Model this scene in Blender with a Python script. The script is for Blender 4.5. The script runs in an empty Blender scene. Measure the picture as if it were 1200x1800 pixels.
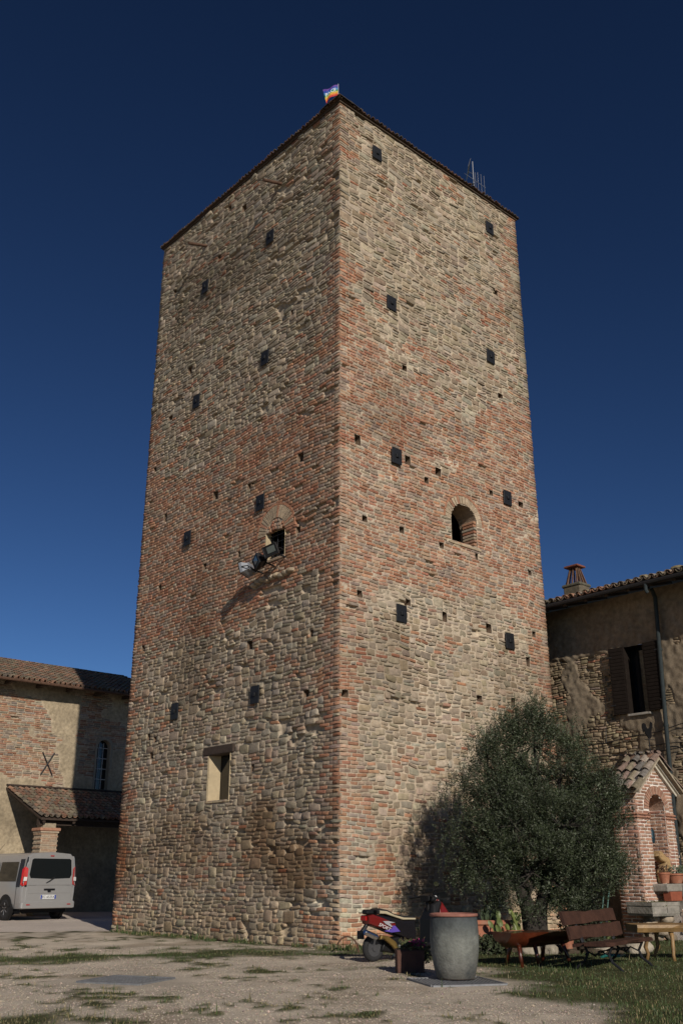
import bpy, bmesh, math, random
import numpy as np
from mathutils import Vector, Matrix

# ------------------------------------------------------------------ camera, sky, sun
S = bpy.context.scene
COL = S.collection
cam = bpy.data.cameras.new('camera')
cam.sensor_fit = 'VERTICAL'; cam.sensor_height = 24.0; cam.lens = 24.0 * 1689.6 / 1800.0
cam.clip_end = 2000
cam_o = bpy.data.objects.new('camera', cam); COL.objects.link(cam_o)
cam_o.location = (0, 0, 1.25); cam_o.rotation_euler = (math.radians(90 + 20.8265), 0, 0)
S.camera = cam_o
SUN_EL, SUN_AZ = 25.0, 20.0           # azimuth measured to the right of straight behind the camera
wd = bpy.data.worlds.new('World'); S.world = wd; wd.use_nodes = True
nt = wd.node_tree; bg = nt.nodes['Background']
sky = nt.nodes.new('ShaderNodeTexSky'); sky.sky_type = 'NISHITA'; sky.sun_disc = False
sky.sun_elevation = math.radians(SUN_EL); sky.sun_rotation = math.radians(180 - SUN_AZ)
sky.altitude = 900; sky.air_density = 0.8; sky.dust_density = 0.25; sky.ozone_density = 4.0
gm = nt.nodes.new('ShaderNodeGamma'); gm.inputs[1].default_value = 1.5
tn = nt.nodes.new('ShaderNodeMix'); tn.data_type = 'RGBA'; tn.blend_type = 'MULTIPLY'; tn.inputs['Factor'].default_value = 1; tn.inputs['B'].default_value = (.48, .47, .44, 1)
nt.links.new(sky.outputs[0], gm.inputs[0]); nt.links.new(gm.outputs[0], tn.inputs['A']); nt.links.new(tn.outputs['Result'], bg.inputs[0]); bg.inputs[1].default_value = 0.050
sl = bpy.data.lights.new('sun', 'SUN'); sl.energy = 3.75; sl.angle = math.radians(0.5); sl.color = (1.0, 0.915, 0.80)
so = bpy.data.objects.new('sun', sl); COL.objects.link(so)
_e, _a = math.radians(SUN_EL), math.radians(SUN_AZ)
SUNV = Vector((math.sin(_a) * math.cos(_e), -math.cos(_a) * math.cos(_e), math.sin(_e)))
so.rotation_euler = SUNV.to_track_quat('Z', 'Y').to_euler(); so.location = (20, -40, 40)
S.view_settings.view_transform = 'Standard'; S.view_settings.look = 'None'
S.view_settings.gamma = 1.0; S.view_settings.exposure = 0.0

# ------------------------------------------------------------------ frame of the tower and its neighbours
TH = math.radians(41.916)
CX, CY = -0.0366, 19.571
def W(x, y, z=0.0):
    return Vector((CX + x * math.cos(TH) - y * math.sin(TH), CY + x * math.sin(TH) + y * math.cos(TH), z))
rng = np.random.default_rng(7); random.seed(7)

# ------------------------------------------------------------------ helpers
def _h(ix, iy, iz, seed):
    n = (ix.astype(np.int64) * 374761393 + iy.astype(np.int64) * 668265263 + iz.astype(np.int64) * 2147483647 + seed * 1274126177) & 0xffffffff
    n = ((n ^ (n >> 13)) * 1274126177) & 0xffffffff
    n = (n ^ (n >> 16)) & 0xffffffff
    return n / 2147483648.0 - 1.0
def vnoise(x, y, z=0.0, seed=0):
    x, y, z = np.broadcast_arrays(np.asarray(x, float), np.asarray(y, float), np.asarray(z, float))
    ix, iy, iz = np.floor(x), np.floor(y), np.floor(z)
    fx, fy, fz = x - ix, y - iy, z - iz
    fx, fy, fz = [f * f * (3 - 2 * f) for f in (fx, fy, fz)]
    r = 0
    for a in (0, 1):
        for b in (0, 1):
            for c in (0, 1):
                w = (fx if a else 1 - fx) * (fy if b else 1 - fy) * (fz if c else 1 - fz)
                r = r + w * _h(ix + a, iy + b, iz + c, seed)
    return r
def fbm(x, y, z=0.0, seed=0, o=3):
    r = 0; a = 1; f = 1
    for i in range(o):
        r = r + a * vnoise(np.asarray(x) * f, np.asarray(y) * f, np.asarray(z) * f, seed + i); a *= .5; f *= 2.03
    return r

def thing(name, label, cat, loc=(0, 0, 0), rz=0.0, group=None):
    o = bpy.data.objects.new(name, None); COL.objects.link(o); o.empty_display_size = .2
    o.location = loc; o.rotation_euler = (0, 0, rz); o['label'] = label; o['category'] = cat
    if group: o['group'] = group
    return o
def tag(o, label, cat, group=None, kind=None):
    if label: o['label'] = label
    if cat: o['category'] = cat
    if group: o['group'] = group
    if kind: o['kind'] = kind
    return o
def dup(root, loc, rz=None, label=None, scale=None):
    r = root.copy(); COL.objects.link(r); r.location = loc
    if rz is not None: r.rotation_euler = (0, 0, rz)
    if label: r['label'] = label
    if scale: r.scale = (scale,) * 3
    for ch in list(root.children):
        c = ch.copy(); COL.objects.link(c); c.parent = r
        for g in ch.children:
            d = g.copy(); COL.objects.link(d); d.parent = c
    return r

class MB:
    """collects geometry; build() links it as ONE mesh object"""
    def __init__(s): s.v = []; s.f = []; s.c = []; s.n = 0
    def add(s, vs, fs, col=(1, 1, 1), M=None):
        if M is not None: vs = [M @ Vector(v) for v in vs]
        b = s.n
        s.v.extend([tuple(v) for v in vs]); s.n += len(vs)
        if len(col) and not np.isscalar(col[0]): s.c.extend([tuple(c)[:3] for c in col])
        else: s.c.extend([tuple(col)[:3]] * len(vs))
        s.f.extend([tuple(i + b for i in f) for f in fs]); return s
    def addnp(s, V, F, C):
        b = s.n; s.v.extend(map(tuple, V.tolist())); s.n += len(V); s.c.extend(map(tuple, C.tolist()))
        s.f.extend(map(tuple, (F + b).tolist())); return s
    def box(s, c, d, col=(1, 1, 1), bev=0.0, M=None, rot=None):
        R = Matrix.Translation(Vector(c))
        if rot is not None: R = R @ (rot if isinstance(rot, Matrix) else Matrix.Rotation(rot, 4, 'Z'))
        if M is not None: R = M @ R
        a = [x / 2 for x in d]; bev = min(bev, min(a) * .95)
        if bev <= 0:
            vs = [(sx * a[0], sy * a[1], sz * a[2]) for sx in (-1, 1) for sy in (-1, 1) for sz in (-1, 1)]
            fs = [(0, 1, 3, 2), (4, 6, 7, 5), (0, 4, 5, 1), (2, 3, 7, 6), (0, 2, 6, 4), (1, 5, 7, 3)]
        else:
            bm = bmesh.new()
            for sx in (-1, 1):
                for sy in (-1, 1):
                    for sz in (-1, 1):
                        for k in range(3):
                            p = [sx * a[0], sy * a[1], sz * a[2]]
                            for j in range(3):
                                if j != k: p[j] -= (sx, sy, sz)[j] * bev
                            bm.verts.new(p)
            bmesh.ops.convex_hull(bm, input=list(bm.verts))
            bm.verts.index_update()
            vs = [v.co.copy() for v in bm.verts]; fs = [[v.index for v in f.verts] for f in bm.faces]; bm.free()
        return s.add(vs, fs, col, R)
    def tube(s, pts, rad, n=8, col=(1, 1, 1), M=None, caps=True, flat=1.0):
        pts = [Vector(p) for p in pts]
        if np.isscalar(rad): rad = [rad] * len(pts)
        vs = []; fs = []; prev = None
        for i, p in enumerate(pts):
            t = (pts[min(i + 1, len(pts) - 1)] - pts[max(i - 1, 0)])
            t = t.normalized() if t.length > 1e-9 else Vector((0, 0, 1))
            if prev is None: u = t.orthogonal().normalized()
            else:
                u = prev - t * prev.dot(t); u = u.normalized() if u.length > 1e-6 else t.orthogonal().normalized()
            prev = u; w = t.cross(u)
            for k in range(n):
                a = 2 * math.pi * k / n
                vs.append(p + (u * math.cos(a) + w * math.sin(a) * flat) * rad[i])
        for i in range(len(pts) - 1):
            for k in range(n):
                fs.append((i * n + k, i * n + (k + 1) % n, (i + 1) * n + (k + 1) % n, (i + 1) * n + k))
        if caps: fs.append(tuple(range(n))[::-1]); fs.append(tuple((len(pts) - 1) * n + k for k in range(n)))
        return s.add(vs, fs, col, M)
    def lathe(s, prof, n=24, col=(1, 1, 1), M=None, wob=0.0):
        vs = []; fs = []; cc = []
        for i, (r, z) in enumerate(prof):
            for k in range(n):
                a = 2 * math.pi * k / n; rr = r * (1 + wob * math.sin(2 * a + z * 3) * .5 + wob * random.uniform(-.3, .3))
                vs.append((rr * math.cos(a), rr * math.sin(a), z)); cc.append(col[i] if not np.isscalar(col[0]) else col)
        for i in range(len(prof) - 1):
            for k in range(n):
                fs.append((i * n + k, i * n + (k + 1) % n, (i + 1) * n + (k + 1) % n, (i + 1) * n + k))
        fs.append(tuple(range(n))[::-1]); fs.append(tuple((len(prof) - 1) * n + k for k in range(n)))
        return s.add(vs, fs, cc, M)
    def prism(s, prof, w, col=(1, 1, 1), M=None, bev=.02, wf=None):
        """side outline (x,z) extruded along y, rounded edges; wf(x,z) scales the half width"""
        p = np.array(prof, float); n = len(p); c = p.mean(0)
        nx = np.roll(p, -1, 0); pv = np.roll(p, 1, 0)
        t = nx - pv; t /= np.linalg.norm(t, axis=1)[:, None] + 1e-9
        nr = np.stack([t[:, 1], -t[:, 0]], 1)
        area = np.sum(p[:, 0] * nx[:, 1] - nx[:, 0] * p[:, 1])
        if area < 0: nr = -nr
        vs = []; lay = [(-1, 1.0), (-1, .35), (-1, 0), (1, 0), (1, .35), (1, 1.0)]
        for sd, ins in lay:
            q = p - nr * bev * ins
            for (x, z), (x0, z0) in zip(q, p):
                hw = w / 2 * (wf(x0, z0) if wf else 1)
                y = sd * (hw - bev * {1.0: 0, .35: .3, 0: 1.0}[ins])
                vs.append((x, y, z))
        fs = []
        for i in range(5):
            for k in range(n):
                q = (i * n + k, i * n + (k + 1) % n, (i + 1) * n + (k + 1) % n, (i + 1) * n + k)
                fs.append(q if area > 0 else q[::-1])
        a, b = tuple(range(n)), tuple(5 * n + k for k in range(n))
        fs.append(a[::-1] if area < 0 else a[::-1]); fs.append(b)
        return s.add(vs, fs, col, M)
    def rock(s, c, d, col=(1, 1, 1), seed=0, M=None, n=2):
        bm = bmesh.new(); bmesh.ops.create_icosphere(bm, subdivisions=n, radius=1)
        P = np.array([v.co[:] for v in bm.verts])
        k = 1 + .22 * vnoise(P[:, 0] * 1.4 + seed * 3.1, P[:, 1] * 1.4, P[:, 2] * 1.4, seed) + .1 * vnoise(P[:, 0] * 3, P[:, 1] * 3, P[:, 2] * 3 + seed, seed + 1)
        P = np.sign(P) * np.abs(P) ** .8 * k[:, None] * np.array(d) / 2 + np.array(c)
        fs = [[v.index for v in f.verts] for f in bm.faces]; bm.free()
        return s.add(P.tolist(), fs, col, M)
    def build(s, name, mat, parent=None, smooth=False, normals=True):
        me = bpy.data.meshes.new(name)
        me.from_pydata(s.v, [], s.f); me.update()
        a = me.color_attributes.new('Col', 'FLOAT_COLOR', 'POINT')
        c = np.ones((s.n, 4), np.float32); c[:, :3] = np.array(s.c, np.float32).reshape(-1, 3)
        a.data.foreach_set('color', c.ravel())
        if normals:
            bm = bmesh.new(); bm.from_mesh(me); bmesh.ops.recalc_face_normals(bm, faces=bm.faces); bm.to_mesh(me); bm.free()
        if smooth: me.polygons.foreach_set('use_smooth', [True] * len(me.polygons))
        if isinstance(mat, (list, tuple)):
            for m in mat: me.materials.append(m)
        else: me.materials.append(mat)
        o = bpy.data.objects.new(name, me); COL.objects.link(o)
        if parent: o.parent = parent
        if smooth == 'auto':
            try: me.set_sharp_from_angle(angle=math.radians(40))
            except Exception: pass
        return o

_mats = {}
def M(name, col=None, rough=.8, metal=0.0, var=.25, scale=8.0, bump=.0, bscale=40.0, spec=.4, var2=None, trans=0.0, emit=None, alpha=1.0, coat=0.0):
    """procedural material: colour (or the mesh's own Col attribute) x two noises, with noise bump"""
    if name in _mats: return _mats[name]
    m = bpy.data.materials.new(name); m.use_nodes = True; t = m.node_tree; N = t.nodes; Lk = t.links
    b = N['Principled BSDF']
    tc = N.new('ShaderNodeTexCoord')
    if col is None:
        a = N.new('ShaderNodeAttribute'); a.attribute_name = 'Col'; src = a.outputs['Color']
    else:
        a = N.new('ShaderNodeRGB'); a.outputs[0].default_value = (*col, 1); src = a.outputs[0]
    if var > 0:
        n1 = N.new('ShaderNodeTexNoise'); n1.inputs['Scale'].default_value = scale; n1.inputs['Detail'].default_value = 6; n1.inputs['Roughness'].default_value = .65
        Lk.new(tc.outputs['Object'], n1.inputs['Vector'])
        mr = N.new('ShaderNodeMapRange'); mr.inputs['From Min'].default_value = .3; mr.inputs['From Max'].default_value = .7
        mr.inputs['To Min'].default_value = 1 - var; mr.inputs['To Max'].default_value = 1 + var
        Lk.new(n1.outputs['Fac'], mr.inputs['Value'])
        mx = N.new('ShaderNodeMix'); mx.data_type = 'RGBA'; mx.blend_type = 'MULTIPLY'; mx.inputs['Factor'].default_value = 1
        Lk.new(src, mx.inputs['A']); Lk.new(mr.outputs[0], mx.inputs['B']); src = mx.outputs['Result']
    if var2:   # second colour in blotches: (colour, scale, low, high)
        c2, s2, lo, hi = var2
        n2 = N.new('ShaderNodeTexNoise'); n2.inputs['Scale'].default_value = s2; n2.inputs['Detail'].default_value = 8; n2.inputs['Roughness'].default_value = .6
        Lk.new(tc.outputs['Object'], n2.inputs['Vector'])
        mr2 = N.new('ShaderNodeMapRange'); mr2.inputs['From Min'].default_value = lo; mr2.inputs['From Max'].default_value = hi
        Lk.new(n2.outputs['Fac'], mr2.inputs['Value'])
        m2 = N.new('ShaderNodeMix'); m2.data_type = 'RGBA'; Lk.new(mr2.outputs[0], m2.inputs['Factor']); Lk.new(src, m2.inputs['A']); m2.inputs['B'].default_value = (*c2, 1)
        src = m2.outputs['Result']
    Lk.new(src, b.inputs['Base Color'])
    b.inputs['Roughness'].default_value = rough; b.inputs['Metallic'].default_value = metal
    b.inputs['Specular IOR Level'].default_value = spec
    if coat: b.inputs['Coat Weight'].default_value = coat; b.inputs['Coat Roughness'].default_value = .05
    if trans: b.inputs['Transmission Weight'].default_value = trans
    if bump > 0:
        n3 = N.new('ShaderNodeTexNoise'); n3.inputs['Scale'].default_value = bscale; n3.inputs['Detail'].default_value = 6
        Lk.new(tc.outputs['Object'], n3.inputs['Vector'])
        bp = N.new('ShaderNodeBump'); bp.inputs['Strength'].default_value = bump; bp.inputs['Distance'].default_value = .02
        Lk.new(n3.outputs['Fac'], bp.inputs['Height']); Lk.new(bp.outputs[0], b.inputs['Normal'])
    _mats[name] = m; return m

MASON = M('masonry', None, .92, var=.3, scale=9, bump=.55, bscale=45, spec=.2)
PLASTER = M('plaster', (.42, .34, .22), .95, var=.2, scale=3, bump=.35, bscale=30, spec=.15)
IRON = M('black_iron', (.018, .019, .022), .55, .3, var=.3, scale=20, bump=.1)
TILE = M('roof_tile', None, .9, var=.35, scale=12, bump=.4, bscale=50, spec=.2)
DARKWOOD = M('dark_old_wood', (.045, .030, .022), .8, var=.35, scale=14, bump=.3, bscale=60)
TERRA = M('terracotta', (.33, .13, .075), .85, var=.25, scale=9, bump=.2, bscale=40, var2=((.30, .22, .16), 5, .55, .8))
GREYSTONE = M('grey_stone', (.26, .24, .21), .9, var=.3, scale=6, bump=.5, bscale=25, var2=((.15, .15, .12), 4, .5, .75))
PAINTV = M('vertex_paint', None, .4, var=.06, scale=5, spec=.5)
LEAFV = M('leaf', None, .55, var=.2, scale=30, spec=.35)
SOILV = M('earth', (.06, .045, .03), .95, var=.4, scale=20, bump=.5)
CHROME = M('chrome', (.6, .6, .62), .18, 1.0, var=.05)
GLASSD = M('dark_glass', (.012, .014, .016), .06, var=.0, spec=.6)

def text_mesh(name, txt, size, mat, parent, mtx, extrude=.002, shear=0.0, align='CENTER'):
    cu = bpy.data.curves.new('lettering', 'FONT'); cu.body = txt; cu.size = size; cu.align_x = align; cu.align_y = 'CENTER'
    cu.extrude = extrude; cu.shear = shear
    t = bpy.data.objects.new('lettering', cu); COL.objects.link(t)
    dg = bpy.context.evaluated_depsgraph_get(); dg.update()
    me = bpy.data.meshes.new_from_object(t.evaluated_get(dg))
    bpy.data.objects.remove(t); bpy.data.curves.remove(cu)
    me.transform(mtx); me.materials.clear(); me.materials.append(mat)
    o = bpy.data.objects.new(name, me); COL.objects.link(o); o.parent = parent
    return o
def basis(o, ex, ey, ez):
    m = Matrix.Identity(4)
    for i, e in enumerate((ex, ey, ez)):
        for j in range(3): m[j][i] = e[j]
    for j in range(3): m[j][3] = o[j]
    return m

# ------------------------------------------------------------------ masonry: every stone and brick is modelled
BRICKS = np.array([(.35, .175, .10), (.38, .205, .12), (.32, .185, .12), (.38, .25, .165), (.34, .26, .185), (.31, .14, .082), (.26, .195, .145)]) * np.array([1.0, 1.02, 1.08])
STONES = np.array([(.31, .25, .18), (.35, .285, .21), (.265, .22, .165), (.31, .245, .17), (.39, .325, .245), (.28, .215, .15), (.31, .27, .21)])
def masonry(mb, Wd, H, to3, flip, cu=.05, cz=.078, brick=None, style=None, openings=(), reserve=None, plaster=None,
            seed=1, relief=1.0, mortar=(.40, .325, .235), miss=.012, edges=(True, True), pal=BRICKS, bw=None, spal=STONES,
            warp=1.0, tint=None, hole_depth=.35, plaster_col=(.40, .33, .23), regular=False, flush=0.0, mnoise=1.0, soft=None, sub=1, jgap=.0078, missf=None, prough=1.0):
    """openings: (u0,u1,z0,z1,recess) rectangles or ('arch',uc,hw,z0,zspring,recess); recess>0 adds a box behind"""
    R = np.random.default_rng(seed)
    nu, nz = int(round(Wd / cu)), int(round(H / cz)); cu, cz = Wd / nu, H / nz
    U, Zc = np.meshgrid((np.arange(nu) + .5) * cu, (np.arange(nz) + .5) * cz)
    opn = np.zeros((nz, nu), bool); att = np.ones((nz + 1, nu + 1))
    Ug, Zg = np.meshgrid(np.arange(nu + 1) * cu, np.arange(nz + 1) * cz)
    rec = []
    for o in openings:
        if o[0] == 'arch':
            _, uc, hw, z0, zs, dp = o
            opn |= ((np.abs(U - uc) < hw) & (Zc > z0) & (Zc < zs)) | (((U - uc) ** 2 + (Zc - zs) ** 2 < hw * hw) & (Zc >= zs))
            d = np.hypot(np.maximum(np.abs(Ug - uc) - hw, 0), np.maximum(np.abs(Zg - (z0 + zs + hw) / 2) - (zs + hw - z0) / 2, 0))
        else:
            u0, u1, z0, z1, dp = o
            c0, c1 = int(round(u0 / cu)), max(int(round(u1 / cu)), int(round(u0 / cu)) + 1)
            r0, r1 = int(round(z0 / cz)), max(int(round(z1 / cz)), int(round(z0 / cz)) + 1)
            opn[r0:r1, c0:c1] = True
            d = np.hypot(np.maximum(np.abs(Ug - (u0 + u1) / 2) - (u1 - u0) / 2, 0), np.maximum(np.abs(Zg - (z0 + z1) / 2) - (z1 - z0) / 2, 0))
            if dp > 0: rec.append((c0 * cu, c1 * cu, r0 * cz, r1 * cz, dp))
        if dp <= 0: att = np.minimum(att, np.clip(d / .5, 0, 1))
    att = att * np.clip(Zg / .3, 0, 1) * np.clip((H - Zg) / .3, 0, 1)
    occ = opn.copy()
    if reserve is not None: occ |= reserve(U, Zc)
    P = plaster(U, Zc) if plaster is not None else np.zeros_like(U)
    occ |= P > .5
    Bm = brick(U, Zc) > R.random((nz, nu)) if brick is not None else np.zeros((nz, nu), bool)
    st = []
    for r in range(nz):
        c = 0
        while c < nu:
            if occ[r, c]: c += 1; continue
            run = 0
            while c + run < nu and not occ[r, c + run] and run < 14: run += 1
            b = Bm[r, c]
            if regular:
                w = bw if c > 0 or r % 2 == 0 else bw // 2; h = 1; b = True
            elif b:
                w = int(R.integers(4, 7)); h = 1
                if c == 0: w = 6 if r % 2 else 4
            else:
                h, w = style(U[r, c], Zc[r, c], R)
            if run - w < 3 and run < 14: w = run if run < w + 3 else w
            w = min(w, run)
            hh = 1
            while hh < h and r + hh < nz and not occ[r + hh, c:c + w].any() and (Bm[r + hh, c:c + w].mean() < .6): hh += 1
            occ[r:r + hh, c:c + w] = True
            st.append((c, c + w, r, r + hh, b)); c += w
    st = np.array(st)
    su_, sz_ = (st[:, 0] + st[:, 1]) * cu / 2, (st[:, 2] + st[:, 3]) * cz / 2
    mm_ = miss * np.where(st[:, 4] == 1, .5, 1.0)
    if missf is not None: mm_ = mm_ + missf(su_, sz_)
    gone = R.random(len(st)) < mm_
    low = np.zeros((nz + 1, nu + 1))
    for c0, c1, r0, r1, b in st[gone]: low[r0:r1 + 1, c0:c1 + 1] = 1
    def warpf(u, z, a):
        dz = (.035 * vnoise(u * .8, z * .9, 0, seed) + .018 * vnoise(u * 2.6, z * 2.6, 0, seed + 1)) * a * warp
        du = (.03 * vnoise(u * 2.2, z * 2.2, 0, seed + 2)) * a * warp * np.clip(u / .3, 0, 1) * np.clip((Wd - u) / .3, 0, 1)
        bl = (.03 * vnoise(u * .45, z * .45, 0, seed + 3) + .02 * vnoise(u * 1.3, z * 1.3, 0, seed + 4)) * a * relief * np.clip(u / .5, 0, 1) * np.clip((Wd - u) / .5, 0, 1)
        return u + du, z + dz, bl
    # mortar bed, finer than the stones' grid so that it laps unevenly over their edges
    def up_(a):
        if sub == 1: return a
        x0, x1 = np.linspace(0, a.shape[0] - 1, (a.shape[0] - 1) * sub + 1), np.linspace(0, a.shape[1] - 1, (a.shape[1] - 1) * sub + 1)
        i0 = np.minimum(x0.astype(int), a.shape[0] - 2); i1 = np.minimum(x1.astype(int), a.shape[1] - 2); f0 = (x0 - i0)[:, None]; f1 = (x1 - i1)[None]
        return (a[i0][:, i1] * (1 - f0) * (1 - f1) + a[i0 + 1][:, i1] * f0 * (1 - f1) + a[i0][:, i1 + 1] * (1 - f0) * f1 + a[i0 + 1][:, i1 + 1] * f0 * f1)
    low = up_(low); attf = up_(att); Uf, Zf = up_(Ug), up_(Zg); opf = np.kron(opn, np.ones((sub, sub), bool)) if sub > 1 else opn
    Pg = plaster(Uf, Zf) if plaster is not None else np.zeros_like(Uf)
    ug, zg, bl = warpf(Uf, Zf, attf)
    hm = bl - .012 + flush - low * .075 + mnoise * (.007 * vnoise(Uf * 16, Zf * 16, 0, seed + 5) + .008 * vnoise(Uf * 7, Zf * 9, 0, seed + 6) + .006 * vnoise(Uf * 2, Zf * 2, 0, seed + 7))
    hp = bl + .030 + prough * (.010 * vnoise(Uf * 3, Zf * 3, 0, seed + 8) + .008 * vnoise(Uf * 9, Zf * 9, 0, seed + 9))
    k = np.clip((Pg - .42) / .16, 0, 1); hm = hm * (1 - k) + hp * k
    V = to3(ug.ravel(), zg.ravel(), hm.ravel())
    mc = np.array(mortar)[None] * (1 + .16 * vnoise(Uf * 1.2, Zf * 1.2, 0, seed + 10) + .10 * vnoise(Uf * 6, Zf * 6, 0, seed + 11)).ravel()[:, None]
    pc = np.array(plaster_col)[None] * (1 + .22 * vnoise(Uf * .9, Zf * .9, 3, seed + 12) + .14 * vnoise(Uf * 4, Zf * 4, 3, seed + 13)).ravel()[:, None]
    Cc = mc * (1 - k.ravel()[:, None]) + pc * k.ravel()[:, None]
    if tint is not None: Cc = Cc * tint(Uf.ravel(), Zf.ravel())
    idx = np.arange(Uf.size).reshape(Uf.shape)
    q = np.stack([idx[:-1, :-1], idx[:-1, 1:], idx[1:, 1:], idx[1:, :-1]], -1)[~opf].reshape(-1, 4)
    mb.addnp(V, q[:, ::-1] if flip else q, Cc)
    # recesses (putlog holes, loopholes)
    for u0, u1, z0, z1, dp in rec:
        n = 2
        uu = np.array([u0, u1, u1, u0] * 2); zz = np.array([z0, z0, z1, z1] * 2); hh = np.array([.0] * 4 + [-dp] * 4)
        uw, zw, b_ = warpf(uu, zz, np.ones(8) * np.clip(min(z0 / .3, 1), 0, 1))
        VV = to3(uw, zw, hh + b_ - .01 * (hh == 0))
        F = np.array([(0, 4, 5, 1), (1, 5, 6, 2), (2, 6, 7, 3), (3, 7, 4, 0), (4, 7, 6, 5)])
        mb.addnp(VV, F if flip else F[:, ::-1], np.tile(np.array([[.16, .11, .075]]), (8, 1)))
    # stones
    s = st[~gone]; n = len(s); N = 12
    isb = s[:, 4] == 1
    gap = np.where(isb, jgap, .009) * (cz / .078) + np.where(isb, 0, R.random(n) * .005)
    a = (s[:, 1] - s[:, 0]) * cu / 2 - gap; b = (s[:, 3] - s[:, 2]) * cz / 2 - gap * .9
    uc = (s[:, 0] + s[:, 1]) * cu / 2; zc = (s[:, 2] + s[:, 3]) * cz / 2
    eL = (s[:, 0] == 0) & edges[0]; eR = (s[:, 1] == nu) & edges[1]
    ex = np.where(isb, R.uniform(8, 20, n), R.uniform(3.2, 12, n)); ex[eL | eR] = 16
    th = np.radians(np.array([0, 40, 50, 90, 130, 140, 180, 220, 230, 270, 310, 320.]))
    sq = 1 / (np.abs(np.cos(th))[None] ** ex[:, None] + np.abs(np.sin(th))[None] ** ex[:, None]) ** (1 / ex[:, None])
    jit = np.where(isb, .035, .14)[:, None] * R.uniform(-1, .55, (n, N)); jit[eL | eR] *= .2
    X = np.cos(th)[None] * sq * (1 + jit) * a[:, None]; Y = np.sin(th)[None] * sq * (1 + jit) * b[:, None]
    h = np.where(isb, R.uniform(.007, .019, n), R.uniform(.004, .026, n) + (R.random(n) < .12) * .016) * relief
    if soft is not None: h = h * soft(uc, zc)
    tx = R.uniform(-.4, .4, n) * h; tz = R.uniform(-.5, .3, n) * h
    rings = []; ej = R.uniform(-.016, .022, n)
    for sc, hf in ((1.0, None), (.97, .6), (.86, 1.0)):
        xx = X * sc; yy = Y * sc
        xx = np.where(eL[:, None] & (X < 0), -a[:, None] - gap[:, None] - ej[:, None], xx)
        xx = np.where(eR[:, None] & (X > 0), a[:, None] + gap[:, None] + ej[:, None], xx)
        if hf is None: hh = np.full((n, N), -.05)
        else: hh = h[:, None] * hf + (tx[:, None] * X / a[:, None] + tz[:, None] * Y / b[:, None]) * hf + .15 * h[:, None] * R.uniform(-1, 1, (n, N)) * hf
        rings.append((xx, yy, hh))
    rings.append((np.zeros((n, 1)), np.zeros((n, 1)), (h * 1.06)[:, None]))
    xx = np.concatenate([r_[0] for r_ in rings], 1); yy = np.concatenate([r_[1] for r_ in rings], 1); hh = np.concatenate([r_[2] for r_ in rings], 1)
    rot = np.where(isb, R.normal(0, .012, n), R.normal(0, .075, n))[:, None]; rot[eL | eR] = 0
    shr = np.where(isb, 0, R.normal(0, .12, n))[:, None]; shr[eL | eR] = 0; xx = xx + yy * shr
    uc = uc + np.where(isb | eL | eR, 0, R.uniform(-.008, .008, n)); zc = zc + np.where(isb | eL | eR, 0, R.uniform(-.007, .007, n))
    uu = uc[:, None] + xx - yy * rot; zz = zc[:, None] + yy + xx * rot
    ai = att[np.clip((zc / cz).astype(int), 0, nz), np.clip((uc / cu).astype(int), 0, nu)][:, None]
    uw, zw, bl = warpf(uu, zz, np.broadcast_to(ai, uu.shape))
    V = to3(uw.ravel(), zw.ravel(), (hh + bl).ravel())
    T = N * 3 + 1; base = (np.arange(n) * T)[:, None, None]
    F = []
    for i in range(2):
        for kx in range(N): F.append((i * N + kx, i * N + (kx + 1) % N, (i + 1) * N + (kx + 1) % N, (i + 1) * N + kx))
    F4 = (np.array(F)[None] + base).reshape(-1, 4)
    F3 = (np.array([(2 * N + kx, 2 * N + (kx + 1) % N, 3 * N) for kx in range(N)])[None] + base).reshape(-1, 3)
    ci = np.where(isb[:, None], pal[R.integers(0, len(pal), n)], spal[R.integers(0, len(spal), n)])
    if not regular:   # neighbouring bricks fade together: paler and redder fields
        f = vnoise(uc * .7, zc * .9, 5, seed + 20)[:, None]
        ci = np.where(isb[:, None], ci * (1 - .22 * np.clip(f, 0, 1)) + np.array([(.39, .27, .19)]) * .22 * np.clip(f, 0, 1), ci)
    ci = ci * R.uniform(.78, 1.2, (n, 1)) * (1 + R.uniform(-.04, .04, (n, 3)))
    if tint is not None: ci = ci * tint(uc, zc)
    Cv = np.repeat(ci[:, None], T, 1); Cv[:, :N] = Cv[:, :N] * .35 + np.array(mortar) * .65
    Cv = Cv.reshape(-1, 3)
    bb = mb.n
    mb.addnp(V, F4[:, ::-1] if flip else F4, Cv)
    mb.f.extend(map(tuple, ((F3[:, ::-1] if flip else F3) + bb).tolist()))
    return mb

def style_low(u, z, R):      # coursed flattish rubble, thinner slabs higher up
    t = min(max((z - 9) / 6, 0), 1)
    r = R.random()
    if r < .70 + .06 * t: return 1, int(R.integers(3, 8) + 1.5 * t)
    if r < .985 + .01 * t: return 2, int(R.integers(3, 8) + 2 * t)
    return 3, int(R.integers(5, 9))

# ------------------------------------------------------------------ the tower
TW, TL, THH = 7.176, 8.426, 20.08
tower = thing('stone_tower', 'tall square medieval tower of rubble stone and red brick under blue sky', 'tower', W(0, 0), TH)

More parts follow.
